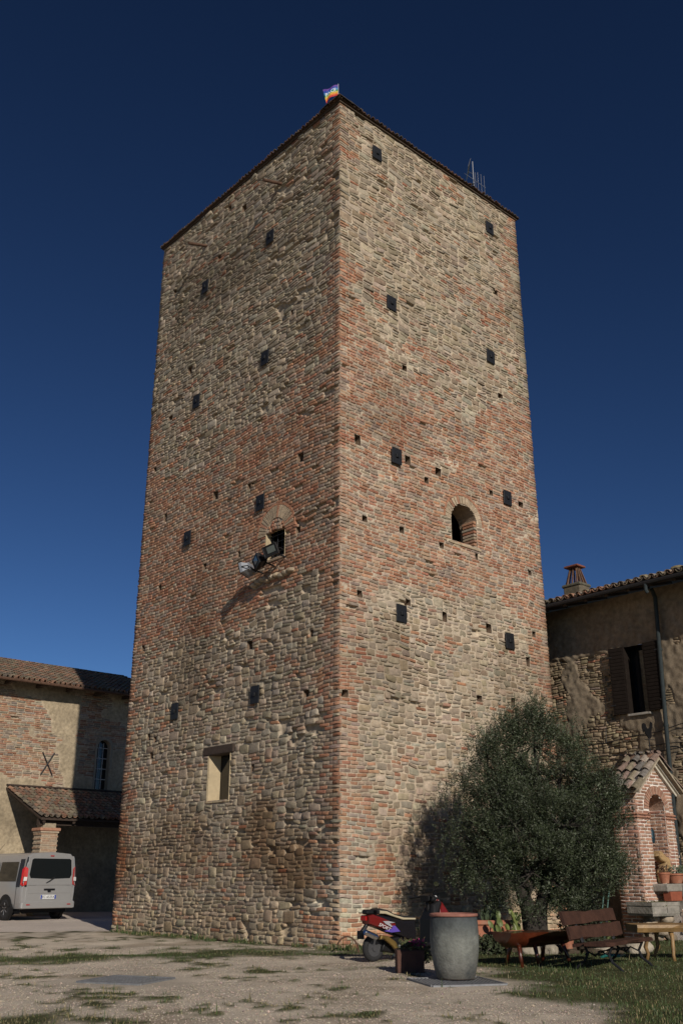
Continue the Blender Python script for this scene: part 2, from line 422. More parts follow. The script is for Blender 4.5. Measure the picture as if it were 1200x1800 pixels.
def tower_tint(side):
    def f(u, z):
        t = np.ones((len(np.atleast_1d(u)), 3))
        n = .5 + .5 * fbm(u * .45, z * .45, 7 + side, 31, 3)
        g = np.clip((z - 12.5) / 2.5, 0, 1) * (.4 + .6 * n)                 # weathered grey-green top
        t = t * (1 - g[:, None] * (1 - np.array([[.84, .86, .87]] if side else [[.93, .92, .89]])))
        lo = np.clip(1 - np.abs(z - 1.6) / 1.3 + .8 * vnoise(u * .8, z * .8, 2, 40 + side), 0, 1) * np.clip((z - .7) / .4, 0, 1)
        lo = lo * (1.0 if side else .25)
        t = t * (1 - lo[:, None] * (1 - np.array([[.62, .50, .40]])))       # brown damp band
        ft = np.clip((.9 - z) / .5 + .4 * vnoise(u * 1.5, z, 2, 50), 0, 1)
        t = t * (1 + ft[:, None] * np.array([[.18, .14, .06]]))             # re-pointed pale foot
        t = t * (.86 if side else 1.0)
        cq = np.clip((.95 - u) / .25, 0, 1) * np.clip((2.7 - z) / .5, 0, 1); t = t * (1 + cq[:, None] * np.array([[.12, .26, .36]]))   # washed-out corner
        sm = np.clip(vnoise(u * .55, z * .35, 9, 60 + side) * 2.2 - 1.0, 0, 1)
        t = t * (1 - sm[:, None] * np.array([[.30, .32, .34]]))             # dark weather stains
        return t
    return f
RT = ([0, .97, 1.93, 3.14, 4.67, 6.43, 7.3], [14.9, 13.4, 12.9, 12.5, 12.6, 13.6, 13.9])
RB_ = ([0, .71, 1.76, 3.67, 5.19, 6.66, 7.3], [6.6, 6.9, 7.3, 7.4, 7.9, 6.9, 6.7])
LT = ([0, 1.17, 3.18, 4.91, 6.24, 8.4], [13.8, 12.3, 12.0, 11.8, 11.6, 12.2])
LB_ = ([0, 1.08, 2.29, 4.04, 5.76, 8.25], [7.4, 7.6, 7.2, 6.9, 6.9, 6.8])
def brick_right(u, z):
    n = .55 * fbm(u * .7, z * .7, 1, 71, 3)
    top = np.interp(u, *RT) + n; bot = np.interp(u, *RB_) + .5 * n
    p = np.where((z < top) & (z > bot), .99, .06 + .25 * (fbm(u * 1.1, z * 1.6, 21, 91, 3) > .45))
    p = np.where((z < top) & (z > bot) & (fbm(u * .9, z * 1.2, 3, 75, 3) > .85), .5, p)
    p = np.where((z > top) & (fbm(u * .8, z * .8, 5, 78, 3) > .72), .85, p)
    q = .62 + .25 * vnoise(z * 1.3, 0, 3, 81)
    p = np.where((u < q) & (z < 15.2 + .5 * n), .97, p); p = np.where((u < .55) & (z > 18.2), .7, p)
    p = np.where((u > TW - .55 - .3 * vnoise(z * 1.1, 0, 9, 82)) & ((z < 14) | (z > 18.9)), .93, p)
    p = np.where((u < 1.3 + .3 * vnoise(z * 2, 0, 1, 83)) & (z < 2.2), .9, p)
    return p
def brick_left(u, z):
    n = .55 * fbm(u * .7, z * .7, 11, 71, 3)
    top = np.interp(u, *LT) + n; bot = np.interp(u, *LB_) + .6 * n
    p = np.where((z < top) & (z > bot), .99, .07 + .3 * (fbm(u * 1.1, z * 1.6, 33, 92, 3) > .45))
    p = np.where((z < top) & (z > bot) & (fbm(u * .9, z * 1.2, 13, 76, 3) > .85), .5, p)
    q = .75 + .35 * vnoise(z * 1.1, 2, 3, 84)
    p = np.where((u < q) & (z < 15.4 + .5 * n), .93, p); p = np.where((u < .35) & (z > 18.0), .6, p)
    p = np.where((u > TL - .55 - .3 * vnoise(z * 1.3, 0, 9, 85)) & (z < 14), .93, p)
    p = np.where((np.abs(u - 2.3) < 1.3) & (z > 12) & (z < 13.2) & (u < 1.8), .8, p)
    return p
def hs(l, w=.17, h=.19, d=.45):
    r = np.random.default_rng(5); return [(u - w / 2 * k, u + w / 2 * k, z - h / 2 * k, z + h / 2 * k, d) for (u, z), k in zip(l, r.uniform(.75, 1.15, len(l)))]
HR = hs([(.56, 10.6), (2.18, 10.58), (3.29, 10.59), (2.82, 10.27), (.78, 8.73), (1.9, 8.73), (3.27, 8.7), (4.53, 8.67), (5.25, 10.53), (6.47, 10.55),
         (.58, 6.97), (2.05, 7.0), (3.25, 6.92), (4.9, 6.94), (.16, 4.77), (4.4, 5.15), (2.13, 13.04), (5.98, 16.94), (5.92, 13.59), (6.6, 8.7), (5.6, 5.2), (6.6, 7.0), (6.3, 6.3)])
HL = hs([(3.37, 10.3), (4.85, 10.5), (7.24, 10.58), (7.29, 8.62), (8.0, 12.27), (5.16, 8.68), (1.44, 8.69), (3.69, 8.7), (1.84, 14.64), (4.81, 19.6),
         (7.34, 13.68), (7.9, 7.02), (5.27, 18.12), (1.4, 10.46), (6.43, 14.89), (6.2, 5.0), (7.3, 4.6), (6.95, 4.55), (7.1, 4.15), (2.9, 3.5), (1.1, 4.9), (7.6, 18.1), (4.1, 19.2), (.9, 6.2), (3.1, 6.3)])
AR = ('arch', 4.12, .48, 8.87, 9.47, 0)
AL = (1.90, 2.62, 8.18, 8.92, 0)
WL = (3.70, 4.54, 2.87, 3.98, 0)
def ring_res(uc, zs, r0, r1, extra=None):
    def f(U, Z):
        d = np.hypot(U - uc, Z - zs); k = (d < r1) & (d > r0 - .1) & (Z > zs - .02)
        if extra is not None: k |= (U > extra[0]) & (U < extra[1]) & (Z > extra[2]) & (Z < extra[3])
        return k
    return f
plR = [(1.28, 19.16), (5.86, 19.11), (1.7, 14.72), (5.53, 14.67), (1.76, 10.54), (5.86, 10.57), (1.8, 6.73), (5.58, 6.7)]
plL = [(2.77, 17.41), (5.84, 17.37), (2.83, 13.72), (5.94, 13.67), (2.83, 9.73), (5.98, 9.63), (2.8, 5.09), (6.08, 5.11)]

mb = MB()
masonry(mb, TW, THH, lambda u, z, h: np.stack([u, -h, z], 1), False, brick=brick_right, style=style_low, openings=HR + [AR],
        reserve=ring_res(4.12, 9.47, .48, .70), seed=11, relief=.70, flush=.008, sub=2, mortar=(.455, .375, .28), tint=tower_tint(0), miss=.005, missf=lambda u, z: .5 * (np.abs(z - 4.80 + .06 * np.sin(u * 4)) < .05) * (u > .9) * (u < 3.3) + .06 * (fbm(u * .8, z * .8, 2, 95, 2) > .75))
mb.build('stone_wall', MASON, tower, smooth=True, normals=False)
mb = MB()
r1 = ring_res(2.26, 8.82, .1, .74); r2 = ring_res(4.1, 2, 0, 0, (3.54, 4.77, 3.88, 4.12))
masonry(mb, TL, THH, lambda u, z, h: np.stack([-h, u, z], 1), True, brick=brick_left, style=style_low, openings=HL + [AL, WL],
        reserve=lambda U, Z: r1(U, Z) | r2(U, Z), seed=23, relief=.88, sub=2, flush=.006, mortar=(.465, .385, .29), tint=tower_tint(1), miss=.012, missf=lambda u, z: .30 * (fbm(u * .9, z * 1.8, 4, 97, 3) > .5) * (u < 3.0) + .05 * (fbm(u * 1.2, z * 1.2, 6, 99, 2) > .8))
mb.build('stone_wall', MASON, tower, smooth=True, normals=False)
mb = MB()                                                                   # the two far walls
mb.add([(TW, 0, 0), (TW, TL, 0), (TW, TL, THH), (TW, 0, THH)], [(0, 1, 2, 3)], (.32, .24, .17))
mb.add([(0, TL, 0), (TW, TL, 0), (TW, TL, THH), (0, TL, THH)], [(3, 2, 1, 0)], (.32, .24, .17))
mb.build('stone_wall', MASON, tower, normals=False)

def arch_window(par, to3, uc, hw, z0, zs, thick, depth, jamb_mat, outer=True, nv=19, box=None):
    """voussoir ring, reveal and sill of an arched opening in wall coordinates (u, z, h)"""
    ring = MB()
    for i in range(nv):
        a0 = math.pi * (i + .11) / nv; a1 = math.pi * (i + .89) / nv; h = random.uniform(.006, .02)
        c = np.array([.40, .31, .215]) * random.uniform(.8, 1.12) if random.random() < .7 else np.array([.36, .19, .12]) * random.uniform(.8, 1.1)
        pts = []
        for hh in (-.06, h):
            for r, a in ((hw, a0), (hw + thick, a0), (hw + thick, a1), (hw, a1)):
                pts.append(to3(uc - r * math.cos(a), zs + r * math.sin(a), hh))
        ring.add(pts, [(0, 1, 2, 3), (4, 5, 6, 7), (0, 1, 5, 4), (1, 2, 6, 5), (2, 3, 7, 6), (3, 0, 4, 7)], c)
    if outer:
        n2 = 12
        for i in range(n2):
            a0 = math.pi * (i + .06) / n2; a1 = math.pi * (i + .94) / n2; h = random.uniform(.004, .016); pts = []
            for hh in (-.05, h):
                for r, a in ((hw + thick + .012, a0), (hw + thick + .07, a0), (hw + thick + .07, a1), (hw + thick + .012, a1)):
                    pts.append(to3(uc - r * math.cos(a), zs + r * math.sin(a), hh))
            ring.add(pts, [(0, 1, 2, 3), (4, 5, 6, 7), (0, 1, 5, 4), (1, 2, 6, 5), (2, 3, 7, 6), (3, 0, 4, 7)], np.array([.36, .18, .11]) * random.uniform(.8, 1.1))
    ring.build('brick_arch', MASON, par)
    prof = [(uc - hw, z0), (uc - hw, zs)] + [(uc - hw * math.cos(math.pi * i / 16), zs + hw * math.sin(math.pi * i / 16)) for i in range(1, 16)] + [(uc + hw, zs), (uc + hw, z0)]
    if box: prof = [(box[0], box[2]), (box[0], box[3]), (box[1], box[3]), (box[1], box[2])]
    rv = MB(); vs = []; n = len(prof)
    for hh in (.004, -.04, -depth):
        for (u, z) in prof: vs.append(to3(u, z, hh))
    fs = []
    for j in range(2):
        for i in range(n): fs.append((j * n + i, j * n + (i + 1) % n, (j + 1) * n + (i + 1) % n, (j + 1) * n + i))
    rv.add(vs, fs, (.36, .28, .20)); rv.build('reveal', jamb_mat, par, normals=False)
r3 = lambda u, z, h: (u, -h, z)
l3 = lambda u, z, h: (-h, u, z)
win = MB().box((4.12, -.01, 8.84), (1.15, .05, .06), (.40, .31, .21), .01).build('window', MASON, tower)      # sill course carries the opening's pieces
win.name = 'arched_window'
arch_window(win, r3, 4.12, .48, 8.87, 9.47, .2, .55, MASON)
m = MB()                                                                    # broken inner masonry standing in the opening
for k, (u, z, d, hh) in enumerate(((3.72, 8.95, .40, .3), (3.85, 9.05, .45, .34), (3.98, 9.0, .4, .3), (3.74, 9.22, .42, .2), (4.1, 8.93, .42, .14))):
    m.rock((u, d, z), (.22, .2, hh), (.36, .28, .19), k)
m.build('rubble_infill', MASON, win)
m = MB()
for k in range(9):                                                          # rough right jamb
    m.box((4.57, .22, 8.92 + k * .082), (.12, .36 + .08 * random.random(), .068), BRICKS[k % 7] if k % 3 else STONES[k % 7], .012)
m.build('jamb', MASON, win)
win = MB().box((-.005, 2.26, 8.15), (.05, .8, .06), (.30, .22, .15), .01).build('arched_window', MASON, tower)
arch_window(win, l3, 2.26, .37, 8.18, 8.82, .30, .17, PLASTER, nv=21, box=(1.90, 2.62, 8.18, 8.92))
m = MB()
for k in range(4): m.tube([(.14, 2.0 + k * .17, 8.18), (.14, 2.0 + k * .17, 8.92)], .012, 6)
for k in range(4): m.tube([(.14, 1.9, 8.30 + k * .17), (.14, 2.62, 8.30 + k * .17)], .012, 6)
m.build('grille', IRON, win)
m = MB()                                                                    # tympanum courses hanging in the arch
for k in range(7):
    for z in (8.93, 9.02, 9.11):
        u = 1.96 + k * .1 + (.04 if z == 9.02 else 0)
        if abs(u - 2.26) < math.sqrt(max(.0, .36 ** 2 - (z - 8.82) ** 2)) - .02: m.box((.04, u, z + random.uniform(-.03, .01)), (.11, .085, .075), BRICKS[(k * 3) % 7], .012)
m.build('brick_infill', MASON, win)
# lower window: plastered splay under an oak lintel
m = MB(); y0, y1, z0, z1, dp = 3.70, 4.54, 2.87, 3.95, .27
o = [(0, y0, z0), (0, y1, z0), (0, y1, z1), (0, y0, z1)]; i_ = [(dp, y0 + .02, z0 + .02), (dp, y1 - .09, z0 + .02), (dp, y1 - .09, z1 - .03), (dp, y0 + .02, z1 - .03)]
lip = [(-.02, y, z) for _, y, z in o]
m.add(lip + [(x + .001, y, z) for x, y, z in o] + i_, [(0, 1, 5, 4), (1, 2, 6, 5), (2, 3, 7, 6), (3, 0, 4, 7), (4, 5, 9, 8), (5, 6, 10, 9), (6, 7, 11, 10), (7, 4, 8, 11)])
win = m.build('window', PLASTER, tower, normals=False)
m = MB()
for a_, b_, c_, d_ in ((y0 - .03, y0, z0, z1), (y1, y1 + .03, z0, z1), (y0 - .03, y1 + .03, z0 - .035, z0)):
    m.box((.01, (a_ + b_) / 2, (c_ + d_) / 2), (.07, b_ - a_, d_ - c_), (1, 1, 1), .006)
m.build('frame', PLASTER, win)
MB().box((.10, 4.155, 4.00), (.29, 1.2, .2), (1, 1, 1), .02).build('lintel', DARKWOOD, win)
MB().add([(dp + .01, y0, z0 - .1), (dp + .01, y1, z0 - .1), (dp + .01, y1, z1 + .1), (dp + .01, y0, z1 + .1)], [(0, 1, 2, 3)]).build('pane', GLASSD, win)
# anchor plates
def plate(loc, rot):
    b = MB(); b.box((0, 0, 0), (.32, .024, .40), bev=.006)
    p = b.build('anchor_plate', IRON, tower); p.location = loc; p.rotation_euler = (0, random.uniform(-.03, .03), rot)
    MB().tube([(0, .02, 0), (0, -.05, 0)], [.04, .035], 8).box((0, -.035, 0), (.09, .02, .09), bev=.006).build('bolt', IRON, p)
for u, z in plR: plate((u, -.045, z), 0)
for u, z in plL: plate((-.05, u, z), -math.pi / 2)
# drain spouts under the eaves
RUST = M('rusty_pipe', (.10, .055, .035), .8, .2, var=.4, scale=12)
for u, z in ((2.39, 18.96), (5.98, 18.90)):
    MB().tube([(.1, u, z + .03), (-.62, u, z - .21)], .045, 10).build('drain_spout', RUST, tower)

# tiles: barrel tiles laid in columns from eave to ridge
TPAL = np.array([(.23, .125, .085), (.26, .155, .105), (.20, .13, .095), (.26, .195, .14), (.18, .15, .12), (.28, .16, .105), (.15, .125, .10)])
def tile_roof(name, par, org, ax, up, width, length, step=.2, tl=.42, exp=.33, r=.085, pal=TPAL, seed=3, lichen=0.0, nseg=6, rough=1.0):
    R = np.random.default_rng(seed); ax = np.array(ax, float); up = np.array(up, float); org = np.array(org, float)
    nrm = np.cross(ax, up); nrm = nrm if nrm[2] > 0 else -nrm
    nc = int(width / step); nr = int(math.ceil(length / exp)); V = []; F = []; Cc = []; b = 0
    ang = np.linspace(0, math.pi, nseg + 1)
    for c in range(nc + 1):
        for kind in (0, 1):                       # 0 channel below, 1 cover above
            if kind == 0 and c == nc: continue
            for k in range(nr):
                s0 = k * exp + R.normal(0, .012) * rough; off = (c + (.5 if kind == 0 else 0)) * step + R.normal(0, .008) * rough
                col = pal[R.integers(0, len(pal))] * R.uniform(.75, 1.2)
                if lichen and R.random() < lichen: col = np.array([.20, .17, .12]) * R.uniform(.7, 1.2)
                base = org + ax * off + up * s0
                lift = .012 + (R.random() * .012 * rough)
                tw = R.normal(0, .02) * rough
                ends = []
                for e, (s, rr, hh) in enumerate(((0, r, lift + .016), (tl, r * .82, 0.0))):
                    ctr = base + (up + ax * tw) * s + nrm * hh
                    for th in (0, 1):
                        q = rr - th * .014
                        for a in ang:
                            sn = math.sin(a) * q
                            p = ctr + ax * math.cos(a) * q + nrm * (sn if kind else -sn + r * .55)
                            V.append(p)
                n1 = nseg + 1
                for i in range(nseg):
                    F.append((b + i, b + i + 1, b + 2 * n1 + i + 1, b + 2 * n1 + i))
                    F.append((b + n1 + i, b + 3 * n1 + i, b + 3 * n1 + i + 1, b + n1 + i + 1))
                    F.append((b + i, b + n1 + i, b + n1 + i + 1, b + i + 1))
                Cc += [col] * (4 * n1); b += 4 * n1
    m = MB(); m.addnp(np.array(V), np.array(F), np.array(Cc))
    return m.build(name, TILE, par, normals=False)
OV = .10; SL = .05
m = MB()
z0 = THH
m.box((TW / 2, TL / 2, z0 + .02), (TW + .10, TL + .10, .05), (.07, .05, .035), .005)
m.add([(-OV, -OV, z0 + .05), (TW + OV, -OV, z0 + .05), (TW + OV, TL + OV, z0 + .05), (-OV, TL + OV, z0 + .05), (TW / 2, TL / 2, z0 + .5)],
      [(0, 1, 4), (1, 2, 4), (2, 3, 4), (3, 0, 4), (3, 2, 1, 0)], (.07, .045, .032))
roof = m.build('roof', TILE, tower)
cs, sn = 1 / math.hypot(1, SL), SL / math.hypot(1, SL)
tile_roof('eave_tiles', roof, (-OV, -OV, z0 + .05), (1, 0, 0), (0, cs, sn), TW + 2 * OV, .6, seed=5, r=.055, step=.15, pal=TPAL * .45)
tile_roof('eave_tiles', roof, (-OV, -OV, z0 + .05), (0, 1, 0), (cs, 0, sn), TL + 2 * OV, .6, seed=6, r=.055, step=.15, pal=TPAL * .45)

# floodlights below the arched window, each on its own bracket
def floodlight(loc, tgt, label, sc=1.0, roll=0.0):
    t = thing('floodlight', label, 'floodlight', loc, 0, 'floodlights on the tower')
    d = (Vector(tgt)).normalized(); rt = d.cross(Vector((0, 0, 1))).normalized(); upv = rt.cross(d)
    q = Matrix.Rotation(roll, 4, d); rt = q @ rt; upv = q @ upv
    B = basis((0, 0, 0), rt * sc, d * sc, upv * sc)
    b = MB(); pr = [(-.21, .15), (.21, .15), (.21, -.15), (-.21, -.15)]
    vs = [(x, .06, z) for x, z in pr] + [(x * .98, -.02, z * .98) for x, z in pr] + [(x * .6, -.17, z * .55) for x, z in pr]
    b.add(vs, [(0, 4, 5, 1), (1, 5, 6, 2), (2, 6, 7, 3), (3, 7, 4, 0), (4, 8, 9, 5), (5, 9, 10, 6), (6, 10, 11, 7), (7, 11, 8, 4), (8, 11, 10, 9)], M=B)
    for k in range(5): b.box((-.12 + .06 * k, -.16, 0), (.012, .1, .2), M=B)
    b.build('housing', M('lamp_black', (.016, .016, .018), .35, .2, var=.1), t)
    f = MB()
    for c, dd in (((0, .065, .14), (.44, .02, .03)), ((0, .065, -.14), (.44, .02, .03)), ((.205, .065, 0), (.03, .02, .25)), ((-.205, .065, 0), (.03, .02, .25)), ((0, .056, 0), (.40, .01, .27))): f.box(c, dd, M=B, bev=.004)
    f.build('rim', M('lamp_rim', (.02, .02, .022), .35, .4, var=.1), t)
    MB().box((-.03, .072, .015), (.24, .012, .17), M=B).build('glass', M('lamp_glass', (.085, .10, .095), .12, 0, var=.15, scale=9, spec=.6), t)
    m = MB(); m.lathe([(.045, -.03), (.05, 0), (.03, .03)], 10, M=B @ Matrix.Translation((0, .02, 0))); m.build('bulb', CHROME, t)
    br = MB(); br.tube([B @ Vector((-.22, -.02, 0)), B @ Vector((-.24, -.2, -.06)), B @ Vector((.24, -.2, -.06)), B @ Vector((.22, -.02, 0))], .014, 6)
    iw = Vector((math.cos(TH), math.sin(TH), 0))
    br.tube([B @ Vector((0, -.2, -.06)), B @ Vector((0, -.2, -.06)) + iw * .36 + Vector((0, 0, -.05))], .02, 6)
    br.build('bracket', IRON, t)
    return t
floodlight(W(-.46, 1.80, 8.16), Vector((-.40, -.88, -.26)), 'dark floodlight facing outward directly below the arched window grille, rightmost of three', .86, .25)
floodlight(W(-.42, 2.34, 8.04), Vector((-.88, -.40, -.25)), 'middle floodlight with tilted dark glass between two others on tower wall', .84, .3)
fl = floodlight(W(-.40, 2.86, 7.96), W(-.45, 1.0, -.35) - W(0, 0), 'pale floodlight turned away with sunlit back, leftmost of three on tower', .86, .1)
for c in fl.children:
    if c.name.startswith('housing'):
        c.data.materials.clear(); c.data.materials.append(M('lamp_grey', (.27, .285, .31), .4, .3, var=.1))
ld = MB()
for k in range(9): ld.rock((-.03, 1.6 + k * .17, 7.74 - .03 * (k % 3)), (.22, .2, .12), STONES[k % 7], 40 + k)
ld.build('stone_ledge', MASON, tower)

# peace flag on the roof corner
fl = thing('flag', 'rainbow peace flag blowing from the top corner of the tower', 'flag', W(.22, .32, THH + .44), 0); fl.scale = (.62, .8, .54)
MB().tube([(0, 0, -.7), (0, 0, 1.05)], .014, 6).build('pole', M('white_pole', (.6, .6, .62), .4, .3, var=.1), fl)
STR = [(.10, .04, .25), (.02, .05, .30), (.04, .20, .45), (.03, .22, .06), (.55, .42, .05), (.62, .20, .03), (.50, .035, .025)]
def flagp(u, v):     # u along the fly 0..1, v up 0..1
    return Vector((-.66 * u + .16 * (1 - v) * u * u, .07 * math.sin(8 * u + 3 * v) * u, .98 - .66 * (1 - v) - .42 * u * u + .02 * math.sin(8 * u + v)))
m = MB(); nu_, nv_ = 18, 28
vs = [flagp(i / nu_, j / nv_) for j in range(nv_ + 1) for i in range(nu_ + 1)]
fs = {}
for j in range(nv_):
    s_ = STR[min(6, int((1 - (j + .5) / nv_) * 7))]
    q = [[(i, jj) for i, jj in ((i, j), (i + 1, j), (i + 1, j + 1), (i, j + 1))] for i in range(nu_)]
    for c in q: m.add([flagp(i / nu_, jj / nv_) for i, jj in c], [(0, 1, 2, 3)], s_)
ck = M('flag_cloth', None, .7, var=.05); cloth = m.build('cloth', ck, fl)
tm = text_mesh('lettering', 'PACE', 1.0, M('flag_white', (.85, .85, .85), .7, var=.0), fl, Matrix.Identity(4), .0)
xs = [v.co.x for v in tm.data.vertices]; x0, x1 = min(xs), max(xs)
for v in tm.data.vertices:
    p = flagp(.9 - .75 * (v.co.x - x0) / (x1 - x0), .52 + v.co.y * .42); v.co = p + Vector((0, -.012, 0))

# aerial on the roof
an = thing('antenna', 'television aerial with mesh reflector standing on the tower roof edge', 'antenna', W(5.98, .55, THH + .2), TH); an.scale = (.85,) * 3
AL_ = M('aluminium', (.42, .43, .45), .35, .8, var=.1)
MB().tube([(0, 0, 0), (0, 0, 2.0)], .022, 8).build('mast', AL_, an)
m = MB(); m.tube([(-.5, 0, 1.2), (.55, -.1, 1.07)], .012, 6)
for k, (x, l) in enumerate(((.2, 1.0), (.38, 1.0), (.55, 1.05), (.05, .8))): m.tube([(x, -.05, 1.11 - l / 2), (x, -.05, 1.11 + l / 2)], .010, 6)
m.build('dipoles', AL_, an)
m = MB()
for k in range(9):
    m.tube([(-.62 + .02 * k, -.3, 1.25 + .055 * k), (-.1 + .02 * k, .25, 1.25 + .055 * k)], .006, 5)
m.tube([(-.62, -.3, 1.25), (-.46, -.3, 1.69)], .008, 5); m.tube([(-.1, .25, 1.25), (.06, .25, 1.69)], .008, 5); m.tube([(-.3, 0, 1.4), (0, 0, 1.45)], .01, 5)
m.build('reflector', AL_, an)
m = MB(); m.tube([(-.45, -.02, .75), (0, 0, 1.0)], .03, 8); m.build('boom', IRON, an)

# ------------------------------------------------------------------ ground
def seg_d(x, y, pts):
    d = np.full(np.shape(x), 1e9)
    for (a, b), (c, e) in zip(pts[:-1], pts[1:]):
        t = np.clip(((x - a) * (c - a) + (y - b) * (e - b)) / ((c - a) ** 2 + (e - b) ** 2), 0, 1)
        d = np.minimum(d, np.hypot(x - a - t * (c - a), y - b - t * (e - b)))
    return d
def loc(x, y):     # world -> tower frame
    dx, dy = x - CX, y - CY
    return dx * math.cos(TH) + dy * math.sin(TH), -dx * math.sin(TH) + dy * math.cos(TH)
def grass(x, y):
    x = np.asarray(x, float); y = np.asarray(y, float)
    n = fbm(x * .9, y * .9, 0, 101, 4); n2 = fbm(x * 3.2, y * 2.2, 0, 111, 3)
    lx, ly = loc(x, y)
    lawn = np.clip((x - (1.95 + (13.6 - np.minimum(y, 15)) * .10 - np.clip(y - 15, 0, 4) * .35)) / .9 + .55 * n + .25 * n2 + .25, 0, 1)
    lawn = np.where(y > 10.5, lawn, lawn * .9)
    strip = np.clip(1.15 - seg_d(x, y, [(-9, 17.6), (-5.6, 16.9), (-3.2, 18.2), (-1.6, 18.9), (-.3, 18.4)]) / 1.15 + .45 * n + .4 * n2, 0, 1)
    strip2 = np.clip(1.0 - seg_d(x, y, [(-12, 24.9), (-8.2, 25.2), (-5.6, 25.3)]) / .35 + .5 * n2, 0, 1) * .9
    foot = np.clip(1.0 - np.maximum(np.where(lx > -1, np.abs(lx + .25), 9), 0) / .35 + .5 * n2 - (ly < -.6) * 3 - (ly > 8.6) * 3, 0, 1) * .8
    foot2 = np.clip(1.1 - np.abs(ly + .8) / 1.3 + .5 * n, 0, 1) * (lx > -.9) * .8
    corner = np.clip(1.2 - np.hypot((x + 2.95) / .55, (y - 9.95) / .6) + .2 * n2, 0, 1)
    n3 = fbm(x * 7, y * 4.5, 3, 117, 2); tufts = np.clip(n2 * 1.0 + n * .7 + n3 * .7 - .50, 0, 1) * 1.2
    front = np.clip(.3 + n * .8 + n2 * .4, 0, 1) * np.clip((x + .6) / 1.2, 0, 1) * np.clip((y - 14.6) / .8, 0, 1)
    far = np.clip((y - 27) / 2, 0, 1)
    g = np.maximum.reduce([lawn, strip, strip2, foot, foot2, corner, tufts * (1 - far), front])
    return g * np.where(y > 26.0, np.where(x < 0, .0, 1), 1)
xs = np.concatenate([[-400, -120, -60, -30], np.arange(-16, 16.01, .085), [30, 60, 120, 400]])
ys = np.concatenate([[-400, -100, -30, 0, 6], np.arange(9, 24.01, .085), np.arange(24.3, 44, .3), [60, 120, 400]])
GX, GY = np.meshgrid(xs, ys)
g = grass(GX, GY); near = ((np.abs(GX) < 16) & (GY > 8.9) & (GY < 44)).astype(float)
GZ = near * (.018 * fbm(GX * .8, GY * .8, 0, 121, 3) + .006 * fbm(GX * 5, GY * 5, 0, 125, 2)) + near * g * .012
lx, ly = loc(GX, GY)
flat = np.clip((np.minimum(np.hypot(GX - 1.46, GY - 13.62), np.hypot(GX + 2.78, GY - 13.8)) - .75) / .4, 0, 1); GZ = GZ * flat
cg = np.array([.55, .472, .375])[None, None] * (1 + .16 * fbm(GX * .7, GY * .7, 0, 131, 3) + .10 * fbm(GX * 4, GY * 4, 0, 135, 3))[..., None]
dirt = np.clip(fbm(GX * 1.1, GY * 1.1, 0, 141, 3) * 1.3 - .1, 0, 1)[..., None]
cg = cg * (1 - dirt * .5) + np.array([.23, .175, .115]) * dirt * .5
pav = np.clip((GY - 25.6) / .5, 0, 1)[..., None] * (GX < 2)[..., None]
cg = cg * (1 - pav) + np.array([.58, .50, .43]) * (1 + .06 * fbm(GX, GY, 0, 145, 3))[..., None] * pav
gc = np.array([.070, .072, .030])[None, None] * (1 + .35 * fbm(GX * 2, GY * 2, 0, 151, 3))[..., None]
k = np.clip(g * 1.3 - .1, 0, 1)[..., None]
CC = cg * (1 - k) + gc * k
idx = np.arange(len(ys) * len(xs)).reshape(len(ys), len(xs))
Q = np.stack([idx[:-1, :-1], idx[:-1, 1:], idx[1:, 1:], idx[1:, :-1]], -1).reshape(-1, 4)
m = MB(); m.addnp(np.stack([GX, GY, GZ], -1).reshape(-1, 3), Q, CC.reshape(-1, 3))
GROUND = M('gravel_ground', None, .95, var=.38, scale=70, bump=.6, bscale=110, spec=.15)
gr = m.build('ground', GROUND, None, smooth=True, normals=False); gr['kind'] = 'structure'

R = np.random.default_rng(99)
def scatter(n, x0, x1, y0, y1, dens):
    x = R.uniform(x0, x1, n); y = y0 + (y1 - y0) * R.random(n) ** 1.35; d = dens(x, y); k = R.random(n) < d
    lx, ly = loc(x, y); k &= ~((lx > -.05) & (ly > -.05) & (lx < 7.3) & (ly < 8.5))
    return x[k], y[k]
x, y = scatter(80000, -6.5, 6, 9.4, 20, lambda x, y: np.clip(.75 - grass(x, y), 0, 1))       # loose gravel
n = len(x); s = R.uniform(.004, .010, n) * (1 + (R.random(n) < .03) * 1.0)
oc = np.array([(1, 0, 0), (-1, 0, 0), (0, 1, 0), (0, -1, 0), (0, 0, 1), (0, 0, -1)], float)
V = oc[None] * s[:, None, None] * R.uniform(.6, 1.3, (n, 6, 1)) * np.array([1, 1, .75]) + np.stack([x, y, s * .3 + .018 * fbm(x * .8, y * .8, 0, 121, 3) + .006 * fbm(x * 5, y * 5, 0, 125, 2)], 1)[:, None]
F = np.array([(0, 2, 4), (2, 1, 4), (1, 3, 4), (3, 0, 4), (2, 0, 5), (1, 2, 5), (3, 1, 5), (0, 3, 5)])
F = (F[None] + (np.arange(n) * 6)[:, None, None]).reshape(-1, 3)
c = np.array([.46, .385, .31]) * R.uniform(.55, 1.15, (n, 1)) * (1 + R.normal(0, .05, (n, 3)))
m = MB(); m.addnp(V.reshape(-1, 3), F, np.repeat(c, 6, 0)); o = m.build('gravel', M('pebble', None, .85, var=.1), normals=False); o['kind'] = 'stuff'; o['label'] = 'loose pale gravel strewn over the courtyard'
